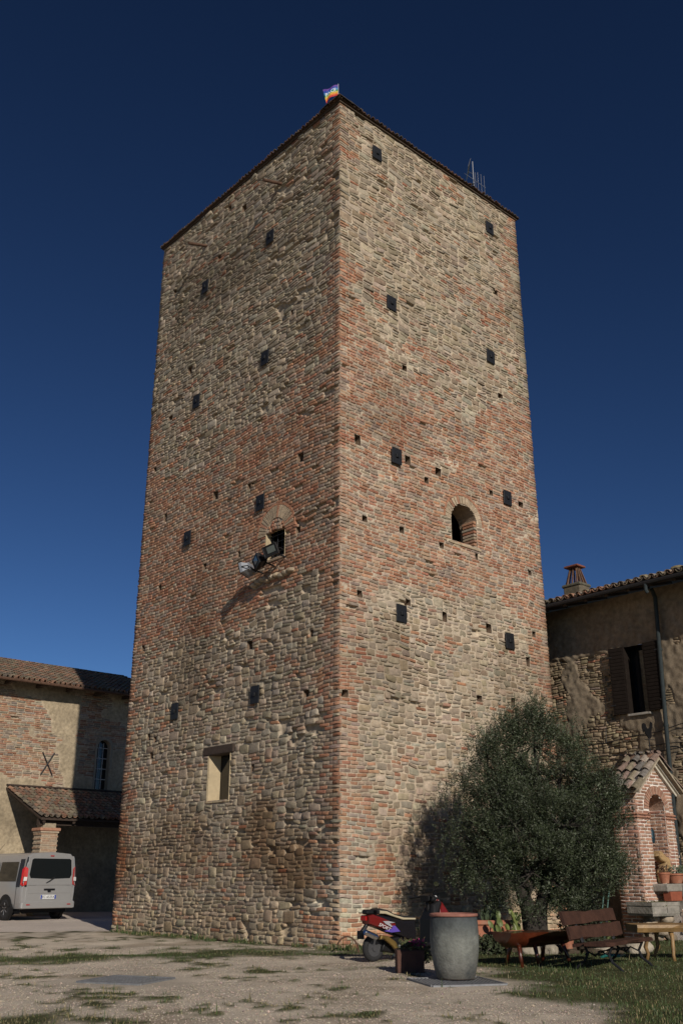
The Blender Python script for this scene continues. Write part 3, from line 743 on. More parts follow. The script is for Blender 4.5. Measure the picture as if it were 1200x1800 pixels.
def blades(name, x, y, hmin, hmax, lab, dry=.16, w=.004, zoff=0.0):
    n = len(x); h = R.uniform(hmin, hmax, n); a = R.uniform(0, 2 * math.pi, n); ln = R.uniform(.1, .7, n) * h
    bx = np.cos(a) * w * R.uniform(.7, 1.6, n); by = np.sin(a) * w; a2 = R.uniform(0, 2 * math.pi, n)
    z = .018 * fbm(x * .8, y * .8, 0, 121, 3) + zoff - .004
    h = h * (1 + .7 * np.clip(vnoise(x * 1.6, y * 1.6, 0, 163), 0, 1) + 2.2 * (R.random(n) < .02))
    P = np.stack([np.stack([x - bx, y - by, z], 1), np.stack([x + bx, y + by, z], 1),
                  np.stack([x + bx * .7 + np.cos(a2) * ln * .35, y + by * .7 + np.sin(a2) * ln * .35, z + h * .6], 1),
                  np.stack([x + np.cos(a2) * ln, y + np.sin(a2) * ln, z + h], 1),
                  np.stack([x - bx * .7 + np.cos(a2) * ln * .35, y - by * .7 + np.sin(a2) * ln * .35, z + h * .6], 1)], 1)
    F4 = (np.array([0, 1, 2, 4])[None] + (np.arange(n) * 5)[:, None]); F3 = (np.array([4, 2, 3])[None] + (np.arange(n) * 5)[:, None])
    c = np.array([.046, .070, .020]) * R.uniform(.6, 1.4, (n, 1)); dr = R.random(n) < dry + .25 * vnoise(x * 1.5, y * 1.5, 0, 161) + .30 * (x < 1.8) * (y < 16.5)
    c[dr] = np.array([.21, .175, .085]) * R.uniform(.6, 1.2, (dr.sum(), 1))
    m = MB(); m.addnp(P.reshape(-1, 3), F4, np.repeat(c, 5, 0)); m.f.extend(map(tuple, F3.tolist()))
    o = m.build(name, LEAFV, normals=False); o['kind'] = 'stuff'; o['label'] = lab; return o
x, y = scatter(210000, -7.5, 8, 9.4, 22.5, lambda x, y: np.clip(grass(x, y) * 1.1 - .15, 0, 1))
blades('grass', x, y, .012, .042, 'short worn grass growing through the courtyard gravel', w=.004)
u = R.uniform(-.6, 8.5, 420); k = np.clip(fbm(u * 2, 0 * u, 1, 171, 2), 0, 1) > .12; u = u[k]
p = np.array([W(-.06 - abs(R.normal(0, .12)), v)[:2] for v in u]); u2 = R.uniform(0, 7, 380)
p2 = np.array([W(v, -.06 - abs(R.normal(0, .14)))[:2] for v in u2])
p = np.concatenate([p, p2]); p = np.repeat(p, 4, 0) + R.normal(0, .04, (len(p) * 4, 2))
lx, ly = loc(p[:, 0], p[:, 1]); p = p[~((lx > -.03) & (ly > -.03))]
blades('weeds', p[:, 0], p[:, 1], .03, .10, 'weeds along the foot of the tower walls', .2, .009)

# ------------------------------------------------------------------ long building on the left with its porch
LBY = 22.43
lb = thing('long_building', 'long old plastered brick building with tiled roof and porch behind the van', 'building', W(4, LBY), TH)
ox = -7.0
def lb_plaster(u, z):
    x = u + ox + 4
    n = fbm(x * .8, z * .9, 4, 201, 4)
    p = .62 + .5 * n - .55 * np.exp(-((x - 3.4) / 1.6) ** 2 - ((z - 6.6) / 1.3) ** 2) - .3 * np.exp(-((x - 4.7) / .6) ** 2 - ((z - 6.0) / .9) ** 2) + .5 * (z < 4.4)
    return np.clip(p, 0, 1)
m = MB()
masonry(m, 13.0, 8.62, lambda u, z, h: np.stack([u + ox, -h, z], 1), False, cu=.065, cz=.08, brick=lambda u, z: np.full(u.shape, .85), style=style_low,
        openings=[('arch', 6.92 - 4 - ox, .31, 4.65, 6.31, 0)], plaster=lb_plaster, seed=31, relief=.8, sub=2, prough=1.3, flush=.006, pal=BRICKS * np.array([.86, .94, .98]), mortar=(.40, .33, .24), plaster_col=(.33, .27, .185), warp=.6)
m.build('wall', MASON, lb, smooth=True, normals=False)
m = MB(); m.box((0, 5, 4.2), (14, .2, 8.4), (.3, .26, .2)); m.box((-.5, .12, 8.58), (13, .2, .22), (.2, .17, .13)); m.box((6.1, 2.6, 4.2), (.2, 4.8, 8.4), (.3, .26, .2)); m.box((-7.1, 2.5, 4.2), (.2, 5, 8.4), (.3, .26, .2)); m.build('rear_wall', MASON, lb)
m = MB(); uc, hw, zb, zs = 6.92 - 4, .31, 4.65, 6.31
prof = [(uc - hw, zb), (uc - hw, zs)] + [(uc - hw * math.cos(math.pi * i / 12), zs + hw * math.sin(math.pi * i / 12)) for i in range(1, 12)] + [(uc + hw, zs), (uc + hw, zb)]
n = len(prof); out = [(uc + (x - uc) * 1.3, zb + (z - zb) * 1.06) for x, z in prof]
m.add([(x, -.04, z) for x, z in out] + [(x, -.04, z) for x, z in prof] + [(x, .3, z) for x, z in prof], [(j * n + i, j * n + i + 1, (j + 1) * n + i + 1, (j + 1) * n + i) for j in range(2) for i in range(n - 1)])
wi = m.build('arched_window', M('window_plaster', (.27, .235, .18), .9, var=.15, bump=.2), lb, normals=False)
MB().add([(x, .27, z) for x, z in prof], [tuple(range(n))]).build('pane', GLASSD, wi)
m = MB()
for z in (5.05, 5.47, 5.89, 6.31): m.box((uc, .25, z), (2 * hw - .01, .03, .035))
for x in (-.1, .1): m.box((uc + x, .247, 5.6), (.03, .03, 1.85))
m.build('muntins', M('pale_paint', (.45, .46, .46), .6, var=.1), wi)
m = MB(); m.tube([(.22, -.07, 5.92), (.72, -.07, 5.05)], .022, 6); m.tube([(.72, -.085, 5.92), (.22, -.085, 5.05)], .022, 6); m.build('tie_anchor', IRON, lb)
rs, rc = math.sin(math.atan(.33)), math.cos(math.atan(.33))
rf = tile_roof('roof', lb, (-7.2, -.85, 8.50), (1, 0, 0), (0, rc, rs), 13.6, 6.2, step=.22, seed=41, lichen=.25)
m = MB(); m.add([(-7.2, -.8, 8.46), (6.5, -.8, 8.46), (6.5, 5.05, 8.46 + 5.85 * .33), (-7.2, 5.05, 8.46 + 5.85 * .33), (-7.2, -.8, 8.40), (6.5, -.8, 8.40), (6.5, 5.05, 8.40 + 5.85 * .33), (-7.2, 5.05, 8.40 + 5.85 * .33)],
               [(0, 1, 2, 3), (7, 6, 5, 4), (0, 4, 5, 1), (1, 5, 6, 2), (2, 6, 7, 3), (3, 7, 4, 0)]); m.build('roof_boards', DARKWOOD, lb)
m = MB()
for k in range(11): m.box((-6.8 + k * 1.3, -.3, 8.44), (.12, .95, .13), bev=.01, M=Matrix.Translation((0, 0, 0)))
m.build('rafters', DARKWOOD, lb)
m = MB(); m.tube([(-7.2, -.9, 8.44), (6.5, -.9, 8.44)], .06, 8); m.build('gutter', RUST, lb)
# porch
m = MB(); px0, px1 = 2.9 - 4, 10.4 - 4
ya, za, yb, zb2 = -.02, 4.50, -3.35, 3.24
m.add([(px0, yb, zb2), (px1, yb, zb2), (px1, ya, za), (px0, ya, za), (px0, yb, zb2 - .07), (px1, yb, zb2 - .07), (px1, ya, za - .07), (px0, ya, za - .07)], [(0, 1, 2, 3), (7, 6, 5, 4), (0, 4, 5, 1), (1, 5, 6, 2), (2, 6, 7, 3), (3, 7, 4, 0)])
pr = m.build('porch_roof', DARKWOOD, lb)
L_ = math.hypot(ya - yb, za - zb2)
tile_roof('porch_tiles', pr, (px0 + .05, yb - .06, zb2 + .03), (1, 0, 0), (0, (ya - yb) / L_, (za - zb2) / L_), px1 - px0, L_ - .3, step=.22, seed=43, lichen=.3)
m = MB(); m.box(((px0 + px1) / 2, yb + .35, zb2 - .12), (px1 - px0 - .1, .2, .22)); m.box(((px0 + px1) / 2, -.08, za + .08), (px1 - px0, .14, .06))
for k in range(7): m.tube([(px0 + .15 + k * 1.15, yb + .05, zb2 - .12), (px0 + .15 + k * 1.15, ya, za - .14)], .06, 6)
m.build('beam', DARKWOOD, lb)
pil = MB()
for kx in range(2):
    pc = px0 + .45 + kx * 5.2
    for r_ in range(36):
        z = .04 + r_ * .076
        for j in range(2):
            for i in range(2):
                off = .0 if r_ % 2 else .06
                cx = pc + (-.155 + .31 * j) + (off - .03) * (1 if j else 1)
                pil.box((cx, yb + .45 + (-.155 + .31 * i), z), (.30, .30, .064), BRICKS[(r_ * 3 + j + i * 2 + kx) % 7] * .45 + np.array((.17, .135, .095)), .006)
    pil.box((pc, yb + .45, 1.4), (.6, .6, 2.7), (.42, .35, .26))
    pil.box((pc, yb + .45, 2.86), (.78, .74, .11), (.38, .2, .13), .02); pil.box((pc, yb + .45, 2.77), (.70, .68, .07), (.42, .34, .25), .02)
    pil.box((pc, yb + .45, 3.0), (.5, .5, .2), (.3, .25, .18), .02)
    pil.build('pillar', MASON, lb); pil = MB()

# ------------------------------------------------------------------ farmhouse on the right
RBX = 8.18
rb = thing('farmhouse', 'old rubble farmhouse with peeling plaster and brown shutters right of the tower', 'building', W(RBX, -3), TH)
oy = -7.0                      # wall runs from tower-frame y = -10 to +3.5
def rb_plaster(u, z):
    y = u + oy - 3
    n = fbm(y * 1.3, z * 1.3, 8, 211, 4)
    p = .44 + .42 * n
    p = p + .75 * np.clip((z - 6.55) / .3, 0, 1)
    p = p + .7 * np.clip(1 - np.abs(y + 1.85) / .95, 0, .45) * np.clip((z - 4.55) / .2, 0, 1) * 2
    p = p + .55 * np.clip((-2.7 - y) / .2, 0, 1) * np.clip((z - 4.2) / .6, 0, 1)
    p = p - .9 * np.exp(-((y + .75) / .30) ** 2 - ((z - 6.15) / .34) ** 2)
    p = p + .22 * np.exp(-((y + .25) / .4) ** 2 - ((z - 5.7) / .55) ** 2) + .35 * np.exp(-((y + .55) / .35) ** 2 - ((z - 5.35) / .3) ** 2)
    p = p - .5 * np.exp(-((y + .4) / .55) ** 2 - ((z - 4.5) / .5) ** 2)
    p = p + .45 * np.exp(-((y + 1.95) / .3) ** 2 - ((z - 4.5) / .4) ** 2)
    p = p + .6 * (z < 1.3) - .9 * np.exp(-((y + 3.05) / .2) ** 2 - ((z - 6.6) / .25) ** 2)
    return np.clip(p, 0, 1)
m = MB()
masonry(m, 13.5, 8.0, lambda u, z, h: np.stack([-h, u + oy, z], 1), True, cu=.038, cz=.058, brick=lambda u, z: np.full(u.shape, .12), style=style_low,
        openings=[(-2.14 + 3 - oy, -1.60 + 3 - oy, 5.0, 6.66, 0)], plaster=rb_plaster, seed=37, relief=.85, sub=2, prough=2.2, flush=.004, mortar=(.235, .185, .13), plaster_col=(.205, .163, .115),
        spal=np.array([(.27, .21, .135), (.23, .18, .115), (.31, .245, .16), (.20, .155, .10)]), miss=.02)
m.build('wall', MASON, rb, smooth=True, normals=False)
m = MB(); m.box((5.5, -.2, 4), (.2, 13.4, 7.9), (.3, .26, .2)); m.box((2.8, -6.9, 4), (5.4, .2, 7.9), (.3, .26, .2)); m.box((2.8, 6.4, 4), (5.4, .2, 7.9), (.3, .26, .2)); m.build('rear_wall', MASON, rb)
SHUT = M('brown_shutter', (.016, .012, .010), .9, var=.25, scale=10, bump=.1, spec=.08)
Y3 = 3.0                       # local y = tower-frame y + 3
m = MB()
a0, a1, b0, b1 = -2.14 + Y3, -1.60 + Y3, 5.0, 6.66
vs = [(x, y, z) for x in (-.045, .28) for y, z in ((a0, b0), (a1, b0), (a1, b1), (a0, b1))]
m.add(vs, [(0, 1, 5, 4), (1, 2, 6, 5), (2, 3, 7, 6), (3, 0, 4, 7)])
wi = m.build('window', SHUT, rb, normals=False)
MB().add([(.26, a0 - .01, b0), (.26, a1 + .01, b0), (.26, a1 + .01, b1), (.26, a0 - .01, b1)], [(0, 1, 2, 3)]).build('pane', GLASSD, wi)
MB().box((-.03, (a0 + a1) / 2, b0 - .03), (.16, .62, .06), bev=.01).build('sill', GREYSTONE, wi)
for y_, tilt in ((-1.41 + Y3, .10), (-2.36 + Y3, -.04)):
    sh = MB(); sh.box((0, 0, 0), (.04, .42, 1.66), bev=.006)
    for k in range(18): sh.box((-.022, 0, -.76 + k * .089), (.012, .34, .06), bev=.003)
    o = sh.build('shutter', SHUT, rb); o.location = (-.11, y_, 5.84); o.rotation_euler = (0, 0, tilt)
    
    for z in (-.6, .6): MB().box((-.02, .2 if tilt > 0 else -.2, z), (.03, .14, .035)).build('hinge', IRON, o)
sr = .26; rs, rc = math.sin(math.atan(sr)), math.cos(math.atan(sr))
OVR = .88; ez = 7.92
rf = tile_roof('roof', rb, (-OVR, -7.2, ez + .06), (0, 1, 0), (rc, 0, rs), 13.8, 4.6, step=.21, seed=47, lichen=.35, r=.09)
m = MB()
for o_, t_ in ((-.02, .05),):
    x0, x1 = -OVR + .04, 3.6
    m.add([(x0, -7.2, ez), (x0, 6.6, ez), (x1, 6.6, ez + (x1 - x0) * sr), (x1, -7.2, ez + (x1 - x0) * sr), (x0, -7.2, ez - .06), (x0, 6.6, ez - .06), (x1, 6.6, ez - .06 + (x1 - x0) * sr), (x1, -7.2, ez - .06 + (x1 - x0) * sr)],
          [(0, 1, 2, 3), (7, 6, 5, 4), (0, 4, 5, 1), (1, 5, 6, 2), (2, 6, 7, 3), (3, 7, 4, 0)])
m.build('roof_boards', DARKWOOD, rb)
m = MB()
for k in range(22): m.box((-.35, -6.8 + k * .62, ez + .07), (1.0, .10, .11), rot=Matrix.Rotation(-math.atan(sr), 4, 'Y'))
m.build('rafters', DARKWOOD, rb)
m = MB(); m.tube([(-OVR - .05, -7.2, ez - .03), (-OVR - .05, 6.6, ez - .03)], .055, 8); m.build('gutter', IRON, rb)
for k, (yy, ss) in enumerate(((-.55, .9), (.35, .8), (-1.1, .7), (2.1, .7))):
    MB().rock((-OVR + .5, yy, ez + .26), (.55 * ss, .38 * ss, .2 * ss), (.20, .17, .10), 60 + k).build('mossy_tile', TILE, rf)
COPPER = M('copper_pipe', (.018, .027, .030), .7, .1, var=.3, scale=10)
m = MB(); yp = -2.66 + Y3
m.tube([(-.30, yp - .04, ez - .02), (-.14, yp - .02, ez - .2), (-.12, yp + .12, 4.2), (-.12, yp + .22, .1)], .05, 10)
m.tube([(-OVR - .05, yp - .25, ez - .03), (-OVR - .05, yp - .25, ez - .22), (-OVR - .02, yp - .27, ez - .28)], .045, 8)
for z, q_ in ((6.4, .03), (4.6, .105)): m.tube([(-.12, yp + q_, z), (-.12, yp + q_, z + .05)], .062, 10)
m.build('downpipe', COPPER, rb)
m = MB()
def cable(pts): m.tube([(-.07, y + Y3, z) for y, z in pts], .011, 5)
cable([(1.5, 4.25), (-.4, 4.36), (-.9, 4.38), (-1.6, 4.47), (-2.3, 4.50), (-2.9, 4.62), (-5, 4.7)]); cable([(1.5, 4.0), (-.5, 4.07), (-2.0, 4.03), (-3.4, 4.12), (-6, 4.2)])
cable([(-.85, 4.38), (-.88, 4.75)]); cable([(-2.0, 4.2), (-2.7, 4.21), (-6, 4.0)])
m.build('cable', IRON, rb)
# chimney with leaning roof tiles under a flat cap
ch = MB(); cx_, cy_ = 2.05, 4.03; CZ = .24
ch.box((cx_, cy_, 8.62 + CZ), (.50, .60, .8), (.13, .11, .08), .04).box((cx_, cy_, 9.0 + CZ), (.56, .66, .10), (.12, .11, .08), .03)
cho = ch.build('chimney', MASON, rf)
ch = MB()
for sx, sy in ((-1, 0), (1, 0), (0, -1), (0, 1)):
    for k in (-1, 0, 1):
        bx, by = (sx * .20, k * .17) if sx else (k * .14, sy * .25)
        tx, ty = (sx * .09, k * .10) if sx else (k * .07, sy * .12)
        ch.tube([(cx_ + bx, cy_ + by, 9.05 + CZ), (cx_ + tx, cy_ + ty, 9.56 + CZ)], [.06, .045], 6, TPAL[abs(k + sy) % 3] * .8, flat=.45)
ch.build('tile_vent', TILE, cho)
MB().box((cx_, cy_, 9.59 + CZ), (.42, .48, .06), (.20, .075, .05), .012).build('cap', TILE, cho)
m = MB(); Rr = random.Random(4)
for k in range(26):
    b_ = Vector((-.3 + Rr.uniform(-.2, .2), 3.9 + .75 + Rr.uniform(-.25, .25), ez + .3)); t_ = b_ + Vector((Rr.uniform(-.25, .25), Rr.uniform(-.3, .3), Rr.uniform(.2, .6)))
    m.tube([b_, (b_ + t_) / 2 + Vector((Rr.uniform(-.04, .04), 0, .05)), t_], [.008, .006, .003], 4, (.05, .07, .03))
    for j in range(5):
        p_ = b_.lerp(t_, .4 + .13 * j); m.add([p_, p_ + Vector((Rr.uniform(-.07, .07), Rr.uniform(-.07, .07), .03)), p_ + Vector((Rr.uniform(-.05, .05), Rr.uniform(-.05, .05), .06))], [(0, 1, 2)], (.05, .08, .03))
o = m.build('weed_plant', LEAFV, None, normals=False); o.matrix_world = Matrix.Translation(W(RBX, -3)) @ Matrix.Rotation(TH, 4, 'Z'); tag(o, 'wispy weed growing on the farmhouse roof beside the chimney and tower', 'plant')

# ------------------------------------------------------------------ olive tree
def branch(m, p, d, L, r, dep, tips, Rr, up=.25):
    pts = [p]; n = 5
    for i in range(n):
        d = (d + Vector((Rr.uniform(-.22, .22), Rr.uniform(-.22, .22), Rr.uniform(-.12, .22) + up * .25))).normalized()
        pts.append(pts[-1] + d * L / n)
    m.tube(pts, [r * (1 - .5 * i / n) for i in range(n + 1)], 7 if dep > 1 else 5, caps=False)
    if dep == 0: tips.append((pts[-1], d)); tips.append((pts[-2], d)); return
    for k in range(3 if dep > 1 else 4):
        a = Rr.uniform(0, 2 * math.pi); sp = Rr.uniform(.5, 1.0)
        o = d.orthogonal().normalized(); o = Matrix.Rotation(a, 4, d) @ o
        branch(m, pts[-1 - (k % 2)], (d + o * sp).normalized(), L * Rr.uniform(.6, .85), r * .5, dep - 1, tips, Rr, up)
TX, TY = 3.48, 18.65
tree = thing('olive_tree', 'bushy dark olive tree growing before the tower', 'tree', (TX, TY, 0)); tree.scale = (.92,) * 3
LOBES = [(-.1, -.2, 1.12, .95, .5), (.7, -.1, 1.1, .75, .45), (.15, 0, 3.4, .7, .55), (-.3, -.3, 3.2, .6, .5), (-.78, .15, 3.3, .72, .80), (-.35, .1, 3.75, .62, .78), (.18, 0, 3.95, .62, .80), (.75, .1, 3.45, .68, .72), (-.95, -.2, 2.3, .64, .74), (0, 0, 2.6, 1.25, 1.2),
         (1.25, 0, 2.55, .78, .85), (-.92, -.1, 1.42, .70, .62), (-.1, -.4, 1.45, .85, .66), (1.0, -.2, 1.45, .9, .72), (.5, .3, 1.3, .7, .5), (1.45, 0, 2.9, .5, .6), (1.55, .1, 1.95, .52, .65), (-.45, -.7, 2.3, .8, .9), (.55, -.6, 2.3, .8, .9), (-.3, .8, 2.3, .9, 1.0), (.6, .7, 2.4, .9, 1.0)]
Rr = random.Random(12); tips = []; m = MB()
m.tube([(-.05, .05, -.05), (-.1, 0, .35), (-.16, -.03, .8), (-.3, 0, 1.3)], [.24, .18, .15, .13], 10, caps=False)
m.tube([(.06, 0, -.05), (.05, .02, .3), (.10, .03, .8), (.3, .05, 1.4)], [.2, .16, .13, .10], 10, caps=False)
m.tube([(-.4, .2, -.03), (-.2, .1, .15), (-.08, .04, .5)], [.10, .12, .08], 8, caps=False); m.tube([(.3, -.3, -.03), (.16, -.1, .15), (.1, 0, .5)], [.09, .11, .08], 8, caps=False)
for lx_, ly_, lz_, rr, rz_ in LOBES:
    s0 = Vector((-.3, 0, 1.25)) if lx_ < 0 else Vector((.38, .05, 1.35)); e0 = Vector((lx_, ly_, lz_))
    mid = s0.lerp(e0, .5) + Vector((Rr.uniform(-.1, .1), Rr.uniform(-.1, .1), .1))
    m.tube([s0, mid, e0], [.07, .05, .03], 6, caps=False)
    for k in range(7):
        v = Vector((Rr.gauss(0, 1), Rr.gauss(0, 1), Rr.gauss(0, 1) + .3)).normalized()
        m.tube([e0, e0 + Vector((v.x * rr, v.y * rr, v.z * rz_)) * .55, e0 + Vector((v.x * rr, v.y * rr, v.z * rz_ + .08)) * .9], [.022, .013, .006], 4, caps=False)
m.build('trunk', M('olive_bark', (.03, .025, .02), .9, var=.4, scale=14, bump=.8, bscale=30), tree, smooth=True)
TW_ = 0; R2 = np.random.default_rng(8); Pt = []; Dt = []
for lx_, ly_, lz_, rr, rz_ in LOBES:
    n = int(760 * (rr * rz_) ** .9 / .55)
    v = R2.normal(size=(n, 3)); v /= np.linalg.norm(v, axis=1)[:, None]
    rad = R2.uniform(.25, 1.0, n) ** .55 * (1 + .18 * vnoise(v[:, 0] * 2.2, v[:, 1] * 2.2, v[:, 2] * 2.2 + lx_ * 7, 301))
    p = np.array([lx_, ly_, lz_]) + v * rad[:, None] * np.array([rr, rr, rz_])
    hole = fbm(p[:, 0] * 1.5, p[:, 1] * 1.5, p[:, 2] * 1.9, 311, 2); h2 = fbm(p[:, 0] * 2.6, p[:, 1] * 2.6, p[:, 2] * 3.0, 331, 2); k = (h2 > -.22 - .8 * (rad < .62)) & (hole > -.40 + .25 * (rad < .55) - .3 * (p[:, 2] > 3.3))
    Pt.append(p[k]); Dt.append((v * .75 + np.array([0, 0, .9]) + R2.normal(0, .35, v.shape))[k])
for cx_, cz_, n in ((-.35, 4.35, 130), (.15, 4.55, 150), (.45, 4.3, 110), (-.75, 4.0, 90), (.95, 4.0, 90), (-1.5, 3.0, 70), (-1.6, 2.1, 60), (1.7, 2.6, 70), (-1.4, 1.5, 60), (1.7, 1.6, 60)):
    a_ = R2.random((n, 1)) * .55; Pt.append(np.array([cx_, 0, cz_ - .35]) + R2.normal(0, 1, (n, 3)) * np.array([.16, .3, .12]) + a_ * np.array([.08, 0, 1.0])); Dt.append(np.array([.1, 0, 1]) + R2.normal(0, .16, (n, 3)))
Pt = np.concatenate(Pt); Dt = np.concatenate(Dt); Dt /= np.linalg.norm(Dt, axis=1)[:, None]
n = len(Pt); nl = 20; Lt = R2.uniform(.16, .42, n)
t = (np.arange(nl) + .5) / nl
ctr = Pt[:, None] + Dt[:, None] * (t[None, :, None] - .4) * Lt[:, None, None] + R2.normal(0, .012, (n, nl, 3))
q = R2.normal(size=(n, nl, 3)); q -= (q * Dt[:, None]).sum(-1, keepdims=True) * Dt[:, None]; q /= np.linalg.norm(q, axis=-1, keepdims=True)
ld_ = q * .8 + Dt[:, None] * .6; ld_ /= np.linalg.norm(ld_, axis=-1, keepdims=True)
wd_ = np.cross(ld_, R2.normal(size=(n, nl, 3))); wd_ /= np.linalg.norm(wd_, axis=-1, keepdims=True)
ll = R2.uniform(.035, .068, (n, nl, 1)); lw = R2.uniform(.0055, .009, (n, nl, 1))
V = np.stack([ctr, ctr + ld_ * ll * .5 + wd_ * lw, ctr + ld_ * ll, ctr + ld_ * ll * .5 - wd_ * lw], 2).reshape(-1, 3)
F = np.arange(n * nl * 4).reshape(-1, 4)
base = np.array([.034, .046, .020]); pale = np.array([.115, .130, .088])
mixk = (R2.random((n * nl, 1)) < .26) * R2.uniform(.4, 1, (n * nl, 1))
c = (base * (1 - mixk) + pale * mixk) * R2.uniform(.6, 1.35, (n * nl, 1)) * np.repeat(R2.uniform(.7, 1.3, n) * (1 + .4 * vnoise(Pt[:, 0] * 2.5, Pt[:, 1] * 2.5, Pt[:, 2] * 2.5, 321)), nl)[:, None]
m = MB(); m.addnp(V, F, np.repeat(c, 4, 0)); m.build('crown', LEAFV, tree, normals=False)

# ------------------------------------------------------------------ big urn on its grate
ur = thing('urn', 'tall grey barrel shaped urn with terracotta rim standing on a metal grate', 'urn', (1.49, 13.88, .02), .3)
URN = M('urn_skin', None, .75, var=.4, scale=5, bump=.5, bscale=30, var2=((.035, .04, .042), 2.6, .50, .70))
m = MB(); m.lathe([(.0, 0), (.235, 0), (.25, .02), (.285, .15), (.312, .32), (.322, .48), (.315, .64), (.305, .755), (.30, .76)], 40,
                  [(.14, .10, .08), (.14, .10, .08), (.13, .125, .11), (.145, .145, .13), (.155, .16, .142), (.16, .167, .15), (.075, .084, .082), (.042, .049, .053), (.042, .049, .053)], wob=.012)
m.build('body', URN, ur, smooth=True)
m = MB(); m.lathe([(.285, .75), (.316, .75), (.322, .765), (.316, .785), (.285, .788), (.272, .77), (.27, .5), (.0, .5)], 40, (.27, .115, .085), wob=.004); m.build('rim', M('rim_terracotta', None, .8, var=.2, scale=12, bump=.2), ur, smooth=True)
STEEL = M('galvanised', (.22, .225, .235), .55, .4, var=.25, scale=12)
def grate(name, label, c, a, w, d, nb):
    g_ = thing(name, label, 'grate', (c[0], c[1], .006), a, None); f = MB()
    for x_, y_, dx, dy in ((0, d / 2, w, .035), (0, -d / 2, w, .035), (w / 2, 0, .035, d - .035), (-w / 2, 0, .035, d - .035)): f.box((x_, y_, 0), (dx, dy, .03), bev=.003)
    f.build('frame', STEEL, g_); b = MB()
    for k in range(nb): b.box((-w / 2 + w * (k + .5) / nb, 0, -.002), (.012, d - .036, .022))
    for k in range(int(nb * .6)): b.box((0, -d / 2 + d * (k + .5) / int(nb * .6), -.003), (w - .036, .010, .016))
    b.build('bars', STEEL, g_)
    MB().box((0, 0, -.018), (w - .04, d - .04, .006)).build('pit', M('dark_pit', (.02, .018, .015), .9), g_); return g_
grate('floor_grate', 'square metal floor grate under the grey urn', (1.46, 13.62), .255, .98, .98, 19)
grate('floor_grate', 'metal floor grate lying in the open gravel left of the tower corner', (-2.78, 13.8), -.36, .92, .88, 18)

def leafy(m, c, r, n, col, h, Rr, sz=.05):
    for k in range(n):
        a = Rr.uniform(0, 6.28); q = r * math.sqrt(Rr.random()); p = Vector((c[0] + q * math.cos(a), c[1] + q * math.sin(a), c[2] + Rr.uniform(0, h)))
        u_ = Vector((Rr.gauss(0, 1), Rr.gauss(0, 1), Rr.gauss(0, 1) + .5)).normalized() * sz * Rr.uniform(.6, 1.4); w_ = u_.orthogonal().normalized() * sz * .35
        cc = np.array(col) * Rr.uniform(.6, 1.4)
        m.add([p, p + u_ * .5 + w_, p + u_, p + u_ * .5 - w_], [(0, 1, 2, 3)], cc)
# planter block
pb = thing('planter', 'square dark terracotta planter with trailing pink flowers left of the urn', 'planter', (.96, 14.95, 0), .03)
m = MB(); m.prism([(-.19, 0), (.19, 0), (.195, .30), (-.195, .30)], .36, (.075, .036, .026), bev=.02); m.box((0, 0, .302), (.34, .31, .01), (.04, .03, .02))
m.build('box', M('dark_terracotta', None, .85, var=.3, scale=9, bump=.25), pb)
m = MB(); Rr = random.Random(21); leafy(m, (.05, 0, .31), .2, 260, (.06, .07, .03), .09, Rr, .05); leafy(m, (.22, -.02, .12), .08, 120, (.06, .07, .03), .2, Rr, .045)
for k in range(14): m.tube([(Rr.uniform(-.1, .15), Rr.uniform(-.1, .1), .3), (Rr.uniform(-.15, .25), Rr.uniform(-.12, .12), Rr.uniform(.38, .48))], .003, 4, (.12, .09, .04))
m.build('foliage', LEAFV, pb, normals=False)
m = MB(); leafy(m, (.1, -.08, .34), .11, 130, (.34, .025, .13), .08, Rr, .035); m.build('flowers', LEAFV, pb, normals=False)

# ------------------------------------------------------------------ scooter
sc = thing('scooter', 'red black and purple motor scooter parked beside the planter and urn', 'scooter', (.50, 16.75, 0), math.radians(36)); sc.scale = (1.09, 1, 1)
BLK = M('black_plastic', (.010, .010, .011), .5, var=.1, spec=.25); BLKG = M('black_gloss', (.011, .010, .012), .25, var=.05, coat=.2, spec=.3)
RED = M('red_gloss', (.14, .011, .010), .25, var=.08, coat=.4); RUB = M('rubber', (.02, .02, .021), .85, var=.2, bump=.3, bscale=60)
def torus(m, R_, r_, col=(1, 1, 1), M_=None, n=28, k=10, sq=1.0):
    vs = []; fs = []
    for i in range(n):
        a = 2 * math.pi * i / n
        for j in range(k):
            b = 2 * math.pi * j / k; q = R_ + r_ * math.cos(b); vs.append((q * math.cos(a), r_ * math.sin(b) * sq, q * math.sin(a)))
    for i in range(n):
        for j in range(k): fs.append((i * k + j, ((i + 1) % n) * k + j, ((i + 1) % n) * k + (j + 1) % k, i * k + (j + 1) % k))
    m.add(vs, fs, col, M_)
def scooter_wheel(x):
    m = MB(); torus(m, .155, .048, sq=1.05); w_ = m.build('wheel', RUB, sc, smooth=True); w_.location = (x, 0, .203); w_.scale = (1 / 1.09, 1, 1)
    m = MB(); T = Matrix.Rotation(math.pi / 2, 4, 'X')
    m.lathe([(.125, -.035), (.125, .035)], 24, M=T)
    for k in range(3):
        a = 2 * math.pi * k / 3 + .4; m.box((math.cos(a) * .07, 0, math.sin(a) * .07), (.12, .03, .035), bev=.008, rot=None) if False else m.tube([(0, 0, 0), (math.cos(a) * .12, 0, math.sin(a) * .12)], [.024, .018], 6)
    m.lathe([(.045, -.05), (.045, .05)], 12, M=T)
    m.build('rim', M('rim_grey', (.11, .11, .115), .4, .6, var=.1), w_)
scooter_wheel(0); scooter_wheel(1.22)
m = MB()
m.prism([(-.10, .62), (.0, .52), (.28, .42), (.62, .30), (.74, .30), (.72, .60), (.5, .60), (.25, .66), (.02, .70)], .27, bev=.04, wf=lambda x, z: .8 + .25 * (x > .1))
